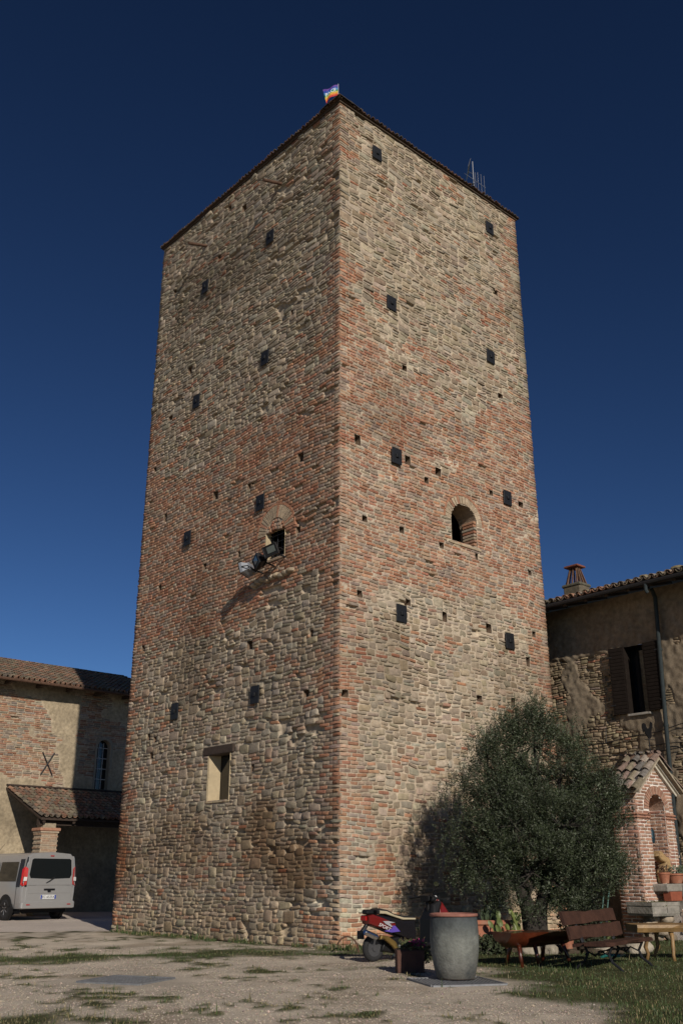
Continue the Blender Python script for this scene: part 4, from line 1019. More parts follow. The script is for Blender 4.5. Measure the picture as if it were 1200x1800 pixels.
m.prism([(.60, .20), (1.02, .20), (1.02, .26), (.74, .27), (.62, .32)], .30, bev=.02)
m.build('body', BLKG, sc)
m = MB(); m.prism([(-.15, .685), (-.13, .56), (-.05, .53), (.16, .47), (.30, .47), (.34, .56), (.12, .645), (-.05, .70)], .285, bev=.03, wf=lambda x, z: .82 + .2 * (x > 0)); m.build('tail_panel', RED, sc)
def decal(name, prof, mat, y=-.158): 
    mm = MB(); mm.add([(x, y, z) for x, z in prof] + [(x, y + .02, z) for x, z in prof], [tuple(range(len(prof))), tuple(range(len(prof), 2 * len(prof)))[::-1]] + [(i, (i + 1) % len(prof), len(prof) + (i + 1) % len(prof), len(prof) + i) for i in range(len(prof))]); return mm.build(name, mat, sc)
decal('decal', [(.10, .455), (.24, .43), (.40, .44), (.31, .525), (.27, .53), (.24, .48)], M('purple', (.11, .07, .36), .25, var=.05, coat=.5))
decal('decal', [(.08, .60), (.18, .60), (.31, .575), (.20, .565), (.26, .515), (.23, .51), (.13, .56)], M('silver_decal', (.45, .45, .47), .3, .3, var=.05))
text_mesh('lettering', 'SPORT', .075, M('white_paint', (.6, .6, .6), .4, var=0), sc, basis((.10, -.162, .515), Vector((1, 0, -.42)).normalized(), Vector((.42, 0, 1)).normalized(), (0, -1, 0)), .001, .3)
m = MB(); m.prism([(.02, .70), (.14, .70), (.30, .655), (.48, .625), (.70, .62), (.72, .66), (.5, .675), (.34, .70), (.2, .765), (.06, .79), (.0, .76)], .26, bev=.035); m.build('seat', M('seat_black', (.012, .012, .013), .6, bump=.2), sc)
m = MB(); m.prism([(.04, .71), (.15, .705), (.30, .66), (.48, .61), (.72, .605), (.72, .635), (.50, .645), (.33, .685), (.18, .745), (.04, .76)], .275, bev=.012); m.build('seat_trim', M('cream_trim', (.42, .36, .24), .5, var=.15), sc)
MB().box((-.09, 0, .735), (.13, .16, .07), bev=.02).build('grab_rail', BLK, sc)
MB().box((-.165, 0, .64), (.03, .15, .07), bev=.01).build('tail_light', M('red_lens', (.35, .01, .01), .15, var=.05), sc)
m = MB(); m.tube([(-.10, 0, .56), (-.22, 0, .42)], [.03, .035], 6); m.box((-.225, 0, .40), (.02, .16, .12)); m.build('mudguard', BLK, sc)
EX = Matrix.Identity(4)
m = MB(); m.tube([(-.26, -.17, .45), (-.06, -.17, .37)], [.042, .046], 14); m.tube([(-.275, -.17, .456), (-.255, -.17, .449)], [.028, .028], 10); m.build('exhaust', CHROME, sc)
m = MB(); m.prism([(-.02, .335), (.05, .345), (.20, .24), (.36, .09), (.35, .17), (.27, .30), (.13, .385), (.0, .40)], .07, bev=.02, M=Matrix.Translation((0, -.19, 0))); m.build('exhaust_guard', M('gold_paint', (.20, .13, .04), .4, .5, var=.25), sc)
m = MB(); m.prism([(.1, .16), (.45, .10), (.62, .12), (.60, .30), (.42, .36), (.15, .32)], .20, bev=.03); m.build('engine', BLK, sc)
m = MB(); m.lathe([(.0, -.03), (.085, -.03), (.095, 0), (.07, .02), (.0, .03)], 18, M=Matrix.Translation((.47, -.13, .20)) @ Matrix.Rotation(math.pi / 2, 4, 'X')); m.build('fan_cover', M('engine_grey', (.06, .06, .06), .5, .4), sc)
m = MB(); m.tube([(.3, -.12, .1), (.5, -.14, .06), (.7, -.12, .12)], .022, 7); m.tube([(.55, .1, .2), (.5, .2, .02)], .014, 6); m.build('stand', M('stand_metal', (.2, .2, .19), .4, .7), sc)
m = MB(); m.prism([(1.0, .22), (1.06, .22), (1.14, .62), (1.30, .84), (1.26, .90), (1.10, .84), (1.02, .6)], .34, bev=.05, wf=lambda x, z: .62 + .5 * (z < .75)); m.build('leg_shield', BLK, sc)
m = MB(); m.prism([(1.14, .50), (1.26, .60), (1.42, .70), (1.34, .86), (1.24, .92), (1.16, .80)], .26, bev=.05, wf=lambda x, z: .6 + .4 * (z < .8)); m.build('front_panel', RED, sc)
m = MB(); m.prism([(1.12, .30), (1.28, .34), (1.42, .26), (1.36, .38), (1.22, .44), (1.08, .40)], .13, bev=.02); m.build('front_mudguard', RED, sc)
m = MB(); m.tube([(1.22, -.06, .2), (1.12, -.06, .5)], .02, 7); m.tube([(1.22, .06, .2), (1.12, .06, .5)], .02, 7); m.tube([(1.12, 0, .5), (1.05, 0, .95)], .03, 8); m.build('fork', BLK, sc)
m = MB(); m.tube([(.95, -.30, .93), (1.06, -.12, .95), (1.06, .12, .95), (.95, .30, .93)], .016, 8); m.prism([(1.0, .88), (1.12, .86), (1.2, .93), (1.1, 1.0), (.99, .97)], .26, bev=.04); m.build('handlebar', BLK, sc)
m = MB(); m.box((1.19, 0, .93), (.06, .16, .08), bev=.02); m.build('headlight', M('lens', (.5, .5, .5), .1, var=.05), sc)
for sy in (-1, 1):
    m = MB(); m.tube([(1.0, sy * .2, .95), (.98, sy * .30, 1.05), (.99, sy * .34, 1.12)], .008, 6); m.lathe([(0, -.008), (.05, -.008), (.055, 0), (.05, .006), (0, .008)], 16, M=Matrix.Translation((.98, sy * .36, 1.15)) @ Matrix.Rotation(math.radians(80), 4, 'Y') @ Matrix.Diagonal((.8, 1.4, 1, 1)))
    mo = m.build('mirror', BLK, sc)
    m = MB(); m.lathe([(0, -.001), (.046, -.001), (.046, .001), (0, .001)], 16, M=Matrix.Translation((.969, sy * .36, 1.152)) @ Matrix.Rotation(math.radians(80), 4, 'Y') @ Matrix.Diagonal((.8, 1.4, 1, 1))); m.build('mirror_glass', M('mirror_glass', (.75, .78, .8), .03, 1.0, var=0), mo)

# ------------------------------------------------------------------ benches
PLANK = M('brown_plank', (.055, .024, .015), .6, var=.35, scale=7, bump=.4, bscale=30, var2=((.045, .02, .013), 4, .5, .75))
bn = thing('bench', 'garden bench with thick brown planks on scrolled cast iron legs', 'bench', (3.98, 15.62, 0), math.radians(53)); bn.scale = (1.1, 1.05, 1.03)
def plank(m, x0, x1, prof, M_=None, seed=0, taper=.0):
    """prof: 4 corner (y,z) of the section, wavy along x"""
    Rr = random.Random(seed); n = 14; vs = []; fs = []; k = len(prof)
    ph = [Rr.uniform(0, 6) for _ in range(k)]
    for i in range(n + 1):
        t = i / n; x = x0 + (x1 - x0) * t
        for j, (y, z) in enumerate(prof):
            e = .012 * math.sin(6 * t + ph[j]) + .006 * math.sin(17 * t + ph[j] * 2) + Rr.uniform(-.002, .002)
            nx_ = prof[(j + 1) % k]; pv = prof[j - 1]
            cy_, cz_ = sum(p[0] for p in prof) / k, sum(p[1] for p in prof) / k
            dy, dz = y - cy_, z - cz_; L0 = math.hypot(dy, dz)
            vs.append((x, y + dy / L0 * e, z + dz / L0 * e))
    for i in range(n):
        for j in range(k): fs.append((i * k + j, i * k + (j + 1) % k, (i + 1) * k + (j + 1) % k, (i + 1) * k + j))
    fs.append(tuple(range(k))[::-1]); fs.append(tuple(n * k + j for j in range(k)))
    m.add(vs, fs, (1, 1, 1), M_); return m
plank(MB(), -.80, .84, [(-.30, .335), (-.30, .375), (-.28, .385), (.0, .375), (.02, .365), (.02, .33)], seed=1).build('seat', PLANK, bn, smooth=False)
plank(MB(), -.76, .74, [(.04, .33), (.04, .36), (.2, .35), (.2, .31)], seed=2).build('seat', PLANK, bn)
plank(MB(), -.86, .88, [(.20, .40), (.165, .41), (.20, .575), (.24, .57)], seed=3).build('backrest', PLANK, bn)
plank(MB(), -.90, .82, [(.265, .60), (.225, .605), (.265, .765), (.305, .76)], seed=4).build('backrest', PLANK, bn)
for x_ in (-.52, .52):
    m = MB()
    m.tube([(x_, .16, .36), (x_, .22, .5), (x_, .30, .75)], [.02, .017, .014], 6, flat=1.3)
    m.tube([(x_, -.27, .33), (x_, .0, .31), (x_, .17, .33)], .017, 6)
    m.tube([(x_, -.26, .33), (x_, -.20, .22), (x_, -.24, .12), (x_, -.34, .05), (x_, -.38, .0)], [.017, .018, .018, .018, .022], 6)
    m.tube([(x_, .15, .34), (x_, .10, .22), (x_, .16, .12), (x_, .26, .05), (x_, .31, .0)], [.017, .018, .018, .018, .022], 6)
    m.tube([(x_, -.22, .20), (x_, -.08, .26), (x_, .0, .19), (x_, .1, .25), (x_, .14, .2)], .012, 6)
    m.box((x_, -.39, .008), (.05, .09, .016), bev=.005); m.box((x_, .32, .008), (.05, .09, .016), bev=.005)
    m.build('iron_leg', IRON, bn)
m = MB(); m.tube([(-.52, -.05, .25), (.52, -.05, .25)], .01, 6); m.tube([(-.52, .0, .2), (0, -.02, .27), (.52, .0, .2)], .008, 6); m.build('stretcher', IRON, bn)
RLOG = M('red_varnished_log', (.075, .017, .007), .3, var=.5, scale=6, bump=.3, bscale=18, coat=.4, var2=((.03, .012, .008), 3.0, .48, .72))
lg = thing('log_bench', 'low bench made of a hollowed half log in shiny dark red varnish', 'bench', (2.98, 16.2, 0), math.radians(31))
m = MB(); n = 16; vs = []; fs = []; Rr = random.Random(5); k = 11
for i in range(n + 1):
    t = i / n; x = -.66 + 1.32 * t; r = .215 + .015 * math.sin(5 * t) ; e = .75 if i in (0, n) else 1
    for j in range(k):
        a = math.pi + math.pi * j / (k - 1); vs.append((x * (1 - .04 * (j in (4, 5, 6)) * (i in (0, n))), r * math.cos(a) * 1.05, .475 + r * math.sin(a) * (.98 if 1 else 1) * e + Rr.uniform(-.006, .006)))
for i in range(n):
    for j in range(k): fs.append((i * k + j, i * k + (j + 1) % k, (i + 1) * k + (j + 1) % k, (i + 1) * k + j))
fs.append(tuple(range(k))[::-1]); fs.append(tuple(n * k + j for j in range(k)))
m.add(vs, fs); m.build('half_log', RLOG, lg, smooth='auto')
for x_, y_ in ((-.46, -.17), (-.12, -.15), (.46, -.17), (.28, .15), (-.4, .16)):
    m = MB(); m.tube([(x_ * .93, y_ * .6, .36), (x_ * 1.0, y_ * 1.0, .18), (x_ * 1.05, y_ * 1.35, -.01)], [.034, .028, .024], 8, flat=1.1); m.build('leg', RLOG, lg, smooth=True)
YW = M('yellow_wood', (.24, .145, .058), .5, var=.35, scale=6, bump=.3, bscale=22, var2=((.13, .07, .03), 4, .5, .8))
tb = thing('rustic_table', 'rustic low table with wavy yellow wood top on crooked peeled legs', 'table', (5.56, 17.0, 0), math.radians(4))
plank(MB(), -.88, 1.1, [(-.26, .435), (-.29, .50), (-.27, .545), (.0, .56), (.25, .55), (.28, .50), (.24, .43)], seed=9).build('top', YW, tb)
for x_, y_ in ((-.30, -.24), (-.62, .10), (-.40, .24), (.75, -.2), (.7, .22)):
    Rr = random.Random(int(x_ * 100)); m = MB()
    m.tube([(x_, y_ * .7, .45), (x_ + Rr.uniform(-.03, .03), y_ * .85, .34), (x_ + Rr.uniform(-.03, .03), y_ * .95, .2), (x_ + Rr.uniform(-.03, .02), y_ * 1.05, .1), (x_ - .02, y_ * 1.1, -.01)], [.045, .032, .036, .028, .032], 8); m.build('leg', YW, tb, smooth=True)

# ------------------------------------------------------------------ planting bed: stones, pots, cacti
Rr = random.Random(31)
LST = ['pale rounded border stone under the red log bench', 'flat tan border stone beside the log bench legs', 'white chunky border stone behind the iron bench', 'big pale rock below the rustic table', 'grey low border stone at the left end of the bed', 'small tan border stone near the urn']
for k, (x_, y_, sx, sz) in enumerate(((3.25, 18.2, .34, .22), (3.62, 18.3, .30, .20), (4.55, 18.6, .36, .24), (5.22, 18.5, .46, .26), (2.42, 18.3, .5, .24), (1.95, 16.4, .10, .10))):
    m = MB(); m.rock((0, 0, sz * .36), (sx, sx * .75, sz), np.array((.42, .37, .29)) * Rr.uniform(.75, 1.05) if k != 4 else (.10, .10, .075), 70 + k, n=3)
    o = m.build('border_stone', MASON, None, smooth=True); o.location = (x_, y_, 0); o.rotation_euler = (0, 0, k); tag(o, LST[k], 'stone', 'stones edging the planting bed')
m = MB()
for k in range(60): 
    m.rock((Rr.uniform(1.9, 5.2), Rr.uniform(18.5, 20.2), .02), (.5, .5, Rr.uniform(.1, .3)), (.075, .055, .035), 100 + k, n=1)
o = m.build('bed_soil', SOILV, None, smooth=True); o['kind'] = 'structure'
def pot(name, label, locx, prof, mat=TERRA, cat='flower pot', grp=None, n=24):
    t_ = thing(name, label, cat, locx, 0, grp); m = MB(); m.lathe(prof, n); m.build('pot', mat, t_, smooth='auto')
    return t_
def potprof(rb, rt, h): return [(0, 0), (rb, 0), (rt * .96, h * .82), (rt * 1.06, h * .82), (rt * 1.08, h), (rt * .92, h), (rt * .9, h * .88), (0, h * .88)]
def pads(m, c, n, Rr, sz, col):
    for k in range(n):
        p = Vector(c) + Vector((Rr.uniform(-1, 1) * sz * 1.4, Rr.uniform(-.6, .6) * sz, 0)); d = Vector((Rr.uniform(-.5, .5), Rr.uniform(-.4, .4), 1)).normalized()
        for j in range(Rr.choice((1, 2, 2, 3))):
            s_ = sz * Rr.uniform(.75, 1.1); a = Rr.uniform(0, 3.14); B = basis(p + d * s_ * .9, (Matrix.Rotation(a, 4, d) @ d.orthogonal().normalized()), d, d.cross(Matrix.Rotation(a, 4, d) @ d.orthogonal().normalized()))
            cc = np.array(col) * Rr.uniform(.75, 1.25)
            vs = [(0, 0, .014)] + [(s_ * .62 * math.cos(q), s_ * math.sin(q), 0) for q in [2 * math.pi * i / 12 for i in range(12)]] + [(0, 0, -.014)]
            m.add(vs, [(0, 1 + i, 1 + (i + 1) % 12) for i in range(12)] + [(13, 1 + (i + 1) % 12, 1 + i) for i in range(12)], cc, B)
            p = p + d * s_ * 1.75; d = (d + Vector((Rr.uniform(-.5, .5), Rr.uniform(-.4, .4), .2))).normalized(); sz *= .98
CACT = M('cactus_skin', None, .5, var=.2, scale=14, bump=.15)
t_ = thing('cactus_planter', 'long terracotta trough planter holding a dark prickly pear behind the urn', 'planter', (2.62, 18.55, .14), .1)
m = MB(); m.prism([(-.30, 0), (.30, 0), (.36, .34), (-.36, .34)], .32, bev=.02); m.box((0, 0, .36), (.78, .38, .09), bev=.03); m.build('trough', TERRA, t_)
m = MB(); pads(m, (0, 0, .38), 13, random.Random(3), .115, (.045, .065, .032)); m.build('cactus', CACT, t_, smooth=False)
t_ = pot('cactus_pot', 'round terracotta pot with tall yellow-green cactus beside the olive trunk', (3.02, 18.25, .16), potprof(.1, .14, .24), cat='cactus pot')
m = MB(); pads(m, (0, 0, .22), 9, random.Random(6), .085, (.14, .17, .045))
for k in range(5): m.tube([(Rr.uniform(-.1, .1), Rr.uniform(-.08, .08), .2), (Rr.uniform(-.16, .16), Rr.uniform(-.1, .1), .5)], [.03, .02], 7, (.13, .16, .045))
m.build('cactus', CACT, t_)
t_ = pot('cactus_pot', 'small square terracotta box with low plants between the two cactus pots', (2.82, 18.15, .12), [(0, 0), (.14, 0), (.16, .2), (.18, .2), (.18, .26), (.15, .26), (.15, .22), (0, .22)], cat='cactus pot', n=4)
m = MB(); pads(m, (-.05, 0, .22), 5, random.Random(9), .09, (.10, .13, .04)); m.build('cactus', CACT, t_)
t_ = pot('succulent_pot', 'low terracotta pot with a spiky pale succulent right of the olive trunk', (3.92, 18.3, .1), potprof(.09, .13, .2))
m = MB()
for k in range(22):
    a = k * 2.4; r_ = .06 + .006 * k; m.add([(0, 0, .18), (math.cos(a) * r_ + .015, math.sin(a) * r_, .26), (math.cos(a) * r_ * 1.6, math.sin(a) * r_ * 1.6, .34 - .004 * k), (math.cos(a) * r_, math.sin(a) * r_ + .015, .25)], [(0, 1, 2, 3)], (.10, .14, .075))
m.build('leaves', LEAFV, t_, normals=False)
m = MB(); leafy(m, (0, 0, .05), .34, 520, (.035, .045, .022), .26, random.Random(41), .07); o = m.build('low_shrub', LEAFV, None, normals=False); o.location = (2.55, 18.15, 0); tag(o, 'low leafy plant at the front of the bed below the trough planter', 'plant')
for k, (x_, y_, rr, hh, lab) in enumerate(((4.45, 19.5, .42, .55, 'round dark leafy bush between olive trunk and iron bench'), (1.75, 18.6, .4, .3, 'dark weedy plant behind the urn and scooter'), (5.2, 20.9, .2, .5, 'pale green shrub at the farmhouse wall left of the brick shrine'))):
    m = MB(); leafy(m, (0, 0, .03), rr, 1400 if k < 2 else 420, (.030, .036, .020) if k < 2 else (.07, .085, .03), hh, random.Random(50 + k), .07)
    for j in range(14): m.tube([(0, 0, 0), (Rr.uniform(-rr, rr) * .8, Rr.uniform(-rr, rr) * .8, hh * .9)], [.012, .005], 4, (.05, .04, .03))
    o = m.build('shrub', LEAFV, None, normals=False); o.location = (x_, y_, .1); tag(o, lab, 'shrub')
for k, dx in enumerate((0, .10)):
    m = MB(); m.tube([(0, 0, 0), (.28, .35, .95)], .014, 7); o = m.build('leaning_rod', M('green_rod', (.03, .10, .085), .5), None)
    o.location = (5.02 + dx, 20.5, .1); tag(o, ('green rod leaning beside the brick shrine, left of the pair', 'green rod leaning beside the brick shrine, right of the pair')[k], 'rod', 'rods leaning by the shrine')
m = MB(); pts = [W(-.35 - .0 * k, -.60, 0) + Vector((.2 * math.cos(a), 0, .26 * math.sin(a))) for k, a in enumerate(np.linspace(0, math.pi * .85, 10))]
o = MB().tube(pts, .016, 7).build('iron_hoop', RUST, None); tag(o, 'rusty bent iron hoop sticking out of the ground at the tower corner', 'iron hoop')
o = MB().tube([(4.25, 17.3, .03), (4.4, 17.5, .05), (4.62, 17.55, .03), (4.75, 17.75, .03), (4.5, 17.9, .03)], .022, 7).build('garden_hose', M('teal_hose', (.01, .11, .10), .5), None); tag(o, 'short piece of teal garden hose on the grass behind the iron bench', 'hose')

# ------------------------------------------------------------------ brick shrine with trough
sh = thing('brick_shrine', 'small arched brick shrine with gabled tile roof built against the farmhouse', 'shrine', W(6.48, -2.5), TH)
SB = np.array([(.34, .19, .135), (.37, .215, .15), (.30, .16, .115), (.34, .225, .165)])
SW_, SD_ = 1.58, .60; XO = .51; XP = 1.18; XC = (XO + XP) / 2; HWA = (XP - XO) / 2; ZS = 2.68; ZL = 1.13
mk = dict(cu=.0527, cz=.072, brick=None, style=style_low, regular=True, bw=5, pal=SB, relief=.5, mortar=(.68, .63, .57), jgap=.010, warp=.12, miss=0, mnoise=.35, flush=.008)
gab = lambda U: 3.12 + (.62 - np.abs(U - SW_ / 2) * .79)
m = MB()
masonry(m, SW_, 3.72, lambda u, z, h: np.stack([u, -h, z], 1), False, openings=[('arch', XC, HWA, ZL, ZS, 0)], reserve=lambda U, Z: (np.hypot(U - XC, Z - ZS) < HWA + .19) & (Z > ZS - .02) | (Z > gab(U) - .06), seed=51, **mk)
V = np.array(m.v); V[:, 2] = np.minimum(V[:, 2], gab(V[:, 0])); m.v = [tuple(q) for q in V]
m.build('front_wall', MASON, sh, smooth=True, normals=False)
m = MB(); masonry(m, SD_, 3.1, lambda u, z, h: np.stack([-h, u, z], 1), True, seed=52, **mk); m.build('side_wall', MASON, sh, smooth=True, normals=False)
m = MB(); masonry(m, SD_, 3.1, lambda u, z, h: np.stack([SW_ + h, u, z], 1), False, seed=53, **mk); m.build('side_wall', MASON, sh, smooth=True, normals=False)
m = MB(); masonry(m, XP - XO + .2, 2.0, lambda u, z, h: np.stack([u + XO - .1, .45 - h, z + ZL], 1), False, seed=54, **mk); m.build('niche_wall', MASON, sh, smooth=True, normals=False)
m = MB(); masonry(m, .47, ZS - ZL, lambda u, z, h: np.stack([XP - .012 - h, u - .005, z + ZL], 1), True, seed=56, **{**mk, 'relief': .3}); m.build('niche_wall', MASON, sh, smooth=True, normals=False)
m = MB(); m.box((SW_ / 2, SD_, 1.6), (SW_, .02, 3.2), (.3, .2, .15)); m.build('rear_wall', MASON, sh)
m = MB()
prof = [(XO, ZL), (XO, ZS)] + [(XC - HWA * math.cos(math.pi * i / 14), ZS + HWA * math.sin(math.pi * i / 14)) for i in range(1, 14)] + [(XP, ZS), (XP, ZL)]; n = len(prof)
m.add([(x, .0, z) for x, z in prof] + [(x, .46, z) for x, z in prof], [(i, i + 1, n + i + 1, n + i) for i in range(n - 1)], (.40, .26, .19)); m.build('reveal', MASON, sh, normals=False)
m = MB(); nv = 21
for i in range(nv):
    a0, a1 = math.pi * (i + .1) / nv, math.pi * (i + .9) / nv; c = SB[i % 4] * random.uniform(.9, 1.15); pts = []
    for hh in (.04, -.014):
        for r_, a in ((HWA, a0), (HWA + .18, a0), (HWA + .18, a1), (HWA, a1)): pts.append((XC - r_ * math.cos(a), hh, ZS + r_ * math.sin(a)))
    m.add(pts, [(0, 1, 2, 3), (4, 5, 6, 7), (0, 1, 5, 4), (1, 2, 6, 5), (2, 3, 7, 6), (3, 0, 4, 7)], c)
m.build('brick_arch', MASON, sh)
m = MB()
for z_ in (2.50, 2.565):
    for x0, x1 in ((-.035, XO + .01), (XP - .01, SW_ + .035)): m.box(((x0 + x1) / 2, .0, z_), (x1 - x0, .09, .042), (.36, .19, .13), .015)
    m.box((-.0, SD_ / 2 + .02, z_), (.09, SD_, .042), (.36, .19, .13), .015)
m.build('string_course', MASON, sh)
PALE = M('pale_plaster', (.5, .46, .38), .9, var=.15, bump=.2)
m = MB(); pk = SW_ / 2; zt = 3.74
for j, (o_, th, ins) in enumerate(((.05, .055, 0), (.10, .055, .075), (.15, .06, .155))):
    for sgn in (-1, 1):
        xa, za = pk + sgn * (SW_ / 2 + .02 + o_), 3.12 - .02 + ins - o_ * .79; xb, zb_ = pk, zt - .0 + ins - 0
        d = Vector((xb - xa, 0, zb_ - za)); L_ = d.length; a = math.atan2(d.z, d.x)
        m.box(((xa + xb) / 2, -o_ / 2 + .0, (za + zb_) / 2 - .05), (L_, .06 + o_, th), rot=Matrix.Rotation(-a, 4, 'Y'), bev=.008)
m.build('cornice', PALE, sh)
m = MB()
for sgn in (-1, 1):
    xa, za = pk + sgn * (SW_ / 2 + .20), 3.12 + .04 - .2 * .79 + .03; vs = []
    for dz in (0, -.05):
        vs += [(xa, -.24, za + dz), (xa, SD_ + .04, za + dz), (pk, SD_ + .04, zt + .07 + dz), (pk, -.24, zt + .07 + dz)]
    m.add(vs, [(0, 1, 2, 3), (7, 6, 5, 4), (0, 4, 5, 1), (1, 5, 6, 2), (2, 6, 7, 3), (3, 7, 4, 0)], (.33, .28, .21))
rfo = m.build('roof', MASON, sh)
dl = Vector((SW_ / 2 + .20, 0, zt + .07 - (3.12 + .04 - .2 * .79 + .03))); Ls = dl.length; dl.normalize()
za = 3.12 + .04 - .2 * .79 + .03
tile_roof('roof_tiles', rfo, (pk - SW_ / 2 - .22, -.18, za + .02), (0, 1, 0), tuple(dl), .78, Ls - .25, step=.24, seed=61, pal=TPAL * .55 + .075, r=.085, rough=2.2, lichen=.3)
tile_roof('roof_tiles', rfo, (pk + SW_ / 2 + .22, -.18, za + .02), (0, 1, 0), (-dl.x, 0, dl.z), .78, Ls - .25, step=.24, seed=62, pal=TPAL * .55 + .075, r=.085, rough=2.2, lichen=.3)
m = MB()
for k in range(2): m.tube([(pk, -.22 + k * .36, zt + .1), (pk, .2 + k * .36, zt + .11)], [.12, .10], 10, TPAL[k + 1], flat=.7)
m.build('ridge_tiles', TILE, rfo)
m = MB(); m.box((XC, -.0, ZL - .09), (.98, .72, .17), bev=.03); m.box((1.25, -.28, .98), (.7, .42, .3), bev=.04); m.box((1.3, -.25, .70), (.72, .5, .24), bev=.03); m.build('ledge', GREYSTONE, sh)
m = MB(); masonry(m, 1.0, .62, lambda u, z, h: np.stack([u + .72, -.42 - h, z], 1), False, seed=55, **mk); m.box((1.22, -.2, .3), (.98, .42, .6), (.5, .45, .4)); m.build('plinth', MASON, sh, normals=False)
tr = thing('stone_trough', 'carved grey stone trough with mossy top in front of the brick shrine', 'trough', W(6.50, -2.62), TH - .08)
m = MB(); o_ = [(-.40, -.30), (.45, -.36), (.45, .28), (-.36, .36)]
def ringp(sc_, z): return [(x * sc_, y * sc_, z) for x, y in o_]
vs = ringp(.93, .50) + ringp(1, .55) + ringp(1, .69) + ringp(1.03, .70) + ringp(1.03, .77) + ringp(.86, .77) + ringp(.84, .70)
fs = [(j * 4 + i, j * 4 + (i + 1) % 4, (j + 1) * 4 + (i + 1) % 4, (j + 1) * 4 + i) for j in range(6) for i in range(4)] + [(3, 2, 1, 0), (24, 25, 26, 27)]
m.add(vs, fs); m.box((.06, -.345, .62), (.02, .012, .1)); m.build('basin', GREYSTONE, tr)
m = MB(); leafy(m, (0, 0, .70), .33, 900, (.06, .075, .025), .07, random.Random(77), .035); m.build('moss', LEAFV, tr, normals=False)
m = MB()
for k in range(16): m.rock((Rr.uniform(-.4, .4), Rr.uniform(-.25, .25), .08 + .12 * (k % 4)), (.26, .24, .16), np.array((.34, .28, .21)) * Rr.uniform(.6, 1.1), 130 + k, n=2)
m.build('rubble_base', MASON, tr, smooth=True)
t_ = thing('terracotta_box', 'rectangular red terracotta flower box behind the stone trough', 'planter', W(7.12, -2.78, .78), TH)
MB().prism([(-.22, 0), (.22, 0), (.24, .19), (-.24, .19)], .18, bev=.012).build('box', M('red_terracotta', (.26, .075, .04), .8, var=.2, scale=10), t_)
MB().box((0, 0, .19), (.44, .14, .01)).build('soil', SOILV, t_)
for (x_, rb_, rt, h_, lab, cc) in ((7.06, .085, .125, .22, 'narrow terracotta pot with dry reddish plant on the shrine ledge', (.12, .07, .045)), (7.50, .13, .20, .20, 'wide terracotta bowl with grey-green plant on the shrine ledge', (.10, .13, .09)), (7.92, .09, .13, .2, 'rightmost small terracotta pot on the shrine ledge', (.06, .09, .04))):
    t_ = pot('flower_pot', lab, W(x_, -2.66, 1.135), potprof(rb_, rt, h_), grp='pots on the shrine ledge')
    m = MB(); leafy(m, (0, 0, h_ * .9), rt * .9, 130, cc, .16, random.Random(int(x_ * 10)), .05); m.build('foliage', LEAFV, t_, normals=False)
cv = thing('wood_carving', 'rough yellow driftwood carving like an animal standing in the shrine arch', 'carving', W(7.50, -2.40, 1.13), TH)
m = MB(); m.prism([(-.16, 0), (.26, 0), (.27, .42), (.20, .52), (.0, .58), (-.14, .68), (-.30, .66), (-.36, .56), (-.26, .55), (-.16, .47), (-.02, .43), (-.06, .36), (-.20, .2)], .20, bev=.04)
m.build('body', M('driftwood', (.36, .24, .115), .7, var=.4, scale=7, bump=.5, bscale=16, var2=((.10, .055, .03), 5, .58, .75)), cv)
ln = thing('hanging_lantern', 'dark teal lantern hanging inside the arch of the brick shrine', 'lantern', W(7.05, -2.45, 1.95), TH)
m = MB(); m.lathe([(0, 0), (.07, .02), (.085, .12), (.08, .26), (.05, .32), (0, .36)], 12); m.build('body', M('teal_metal', (.02, .05, .07), .4, .4), ln)
m = MB(); m.tube([(0, 0, .36), (.02, 0, .7), (.06, .02, 1.03)], .006, 5); m.build('chain', IRON, ln)
rw = thing('weathervane', 'black iron rooster weathervane on the ridge of the brick shrine', 'weathervane', W(7.58, -2.35, 3.80), TH); rw.scale = (.85, .85, .80)
m = MB(); pr_ = [(.02, .60), (.08, .62), (.15, .69), (.16, .80), (.20, .92), (.26, .96), (.23, 1.0), (.27, 1.03), (.24, 1.06), (.26, 1.1), (.21, 1.1), (.17, 1.12), (.13, 1.03), (.10, .95), (.04, .905), (-.03, .895), (-.08, .94), (-.10, 1.01), (-.17, 1.04), (-.25, 1.02), (-.29, .93), (-.27, .82), (-.24, .76), (-.22, .86), (-.18, .80), (-.13, .72), (-.06, .66)]
m.prism(pr_, .024, bev=.003); m.build('rooster', M('black_matte', (.008, .008, .009), .9, var=.1, spec=.1), rw)
MB().tube([(0, 0, -.12), (0, 0, .66)], .016, 6).build('pole', IRON, rw); MB().tube([(-.22, 0, .57), (.30, 0, .60)], .010, 6).build('crossbar', IRON, rw)

# ------------------------------------------------------------------ van
vn = thing('van', 'silver passenger van parked nose toward the long building, rear facing us', 'van', W(1.88, 16.95), TH + math.radians(5))
SILV = M('silver_paint', (.345, .34, .335), .30, .3, var=.03, coat=.5)
sec = [(.0, .34), (.86, .34), (.93, .50), (.955, .85), (.945, 1.12), (.87, 1.66), (.80, 1.88), (.70, 1.97), (.0, 2.02)]
st_ = [(-.93, .955, 0), (-.90, .985, 0), (-.80, 1.0, 0), (0, 1, 0), (1.5, 1, 0), (2.5, .995, 0), (2.75, .98, .05), (3.35, .95, .72), (3.75, .90, .90), (3.88, .80, 1.10)]
m = MB(); vs = []; fs = []; full = sec + [(-x, z) for x, z in sec[-2:0:-1]]; n = len(full)
for y_, k, drop in st_:
    for x, z in full: vs.append((x * k, y_, max(min(z, 2.02 - drop), .34) if z > .9 else z))
for i in range(len(st_) - 1):
    for j in range(n): fs.append((i * n + j, i * n + (j + 1) % n, (i + 1) * n + (j + 1) % n, (i + 1) * n + j))
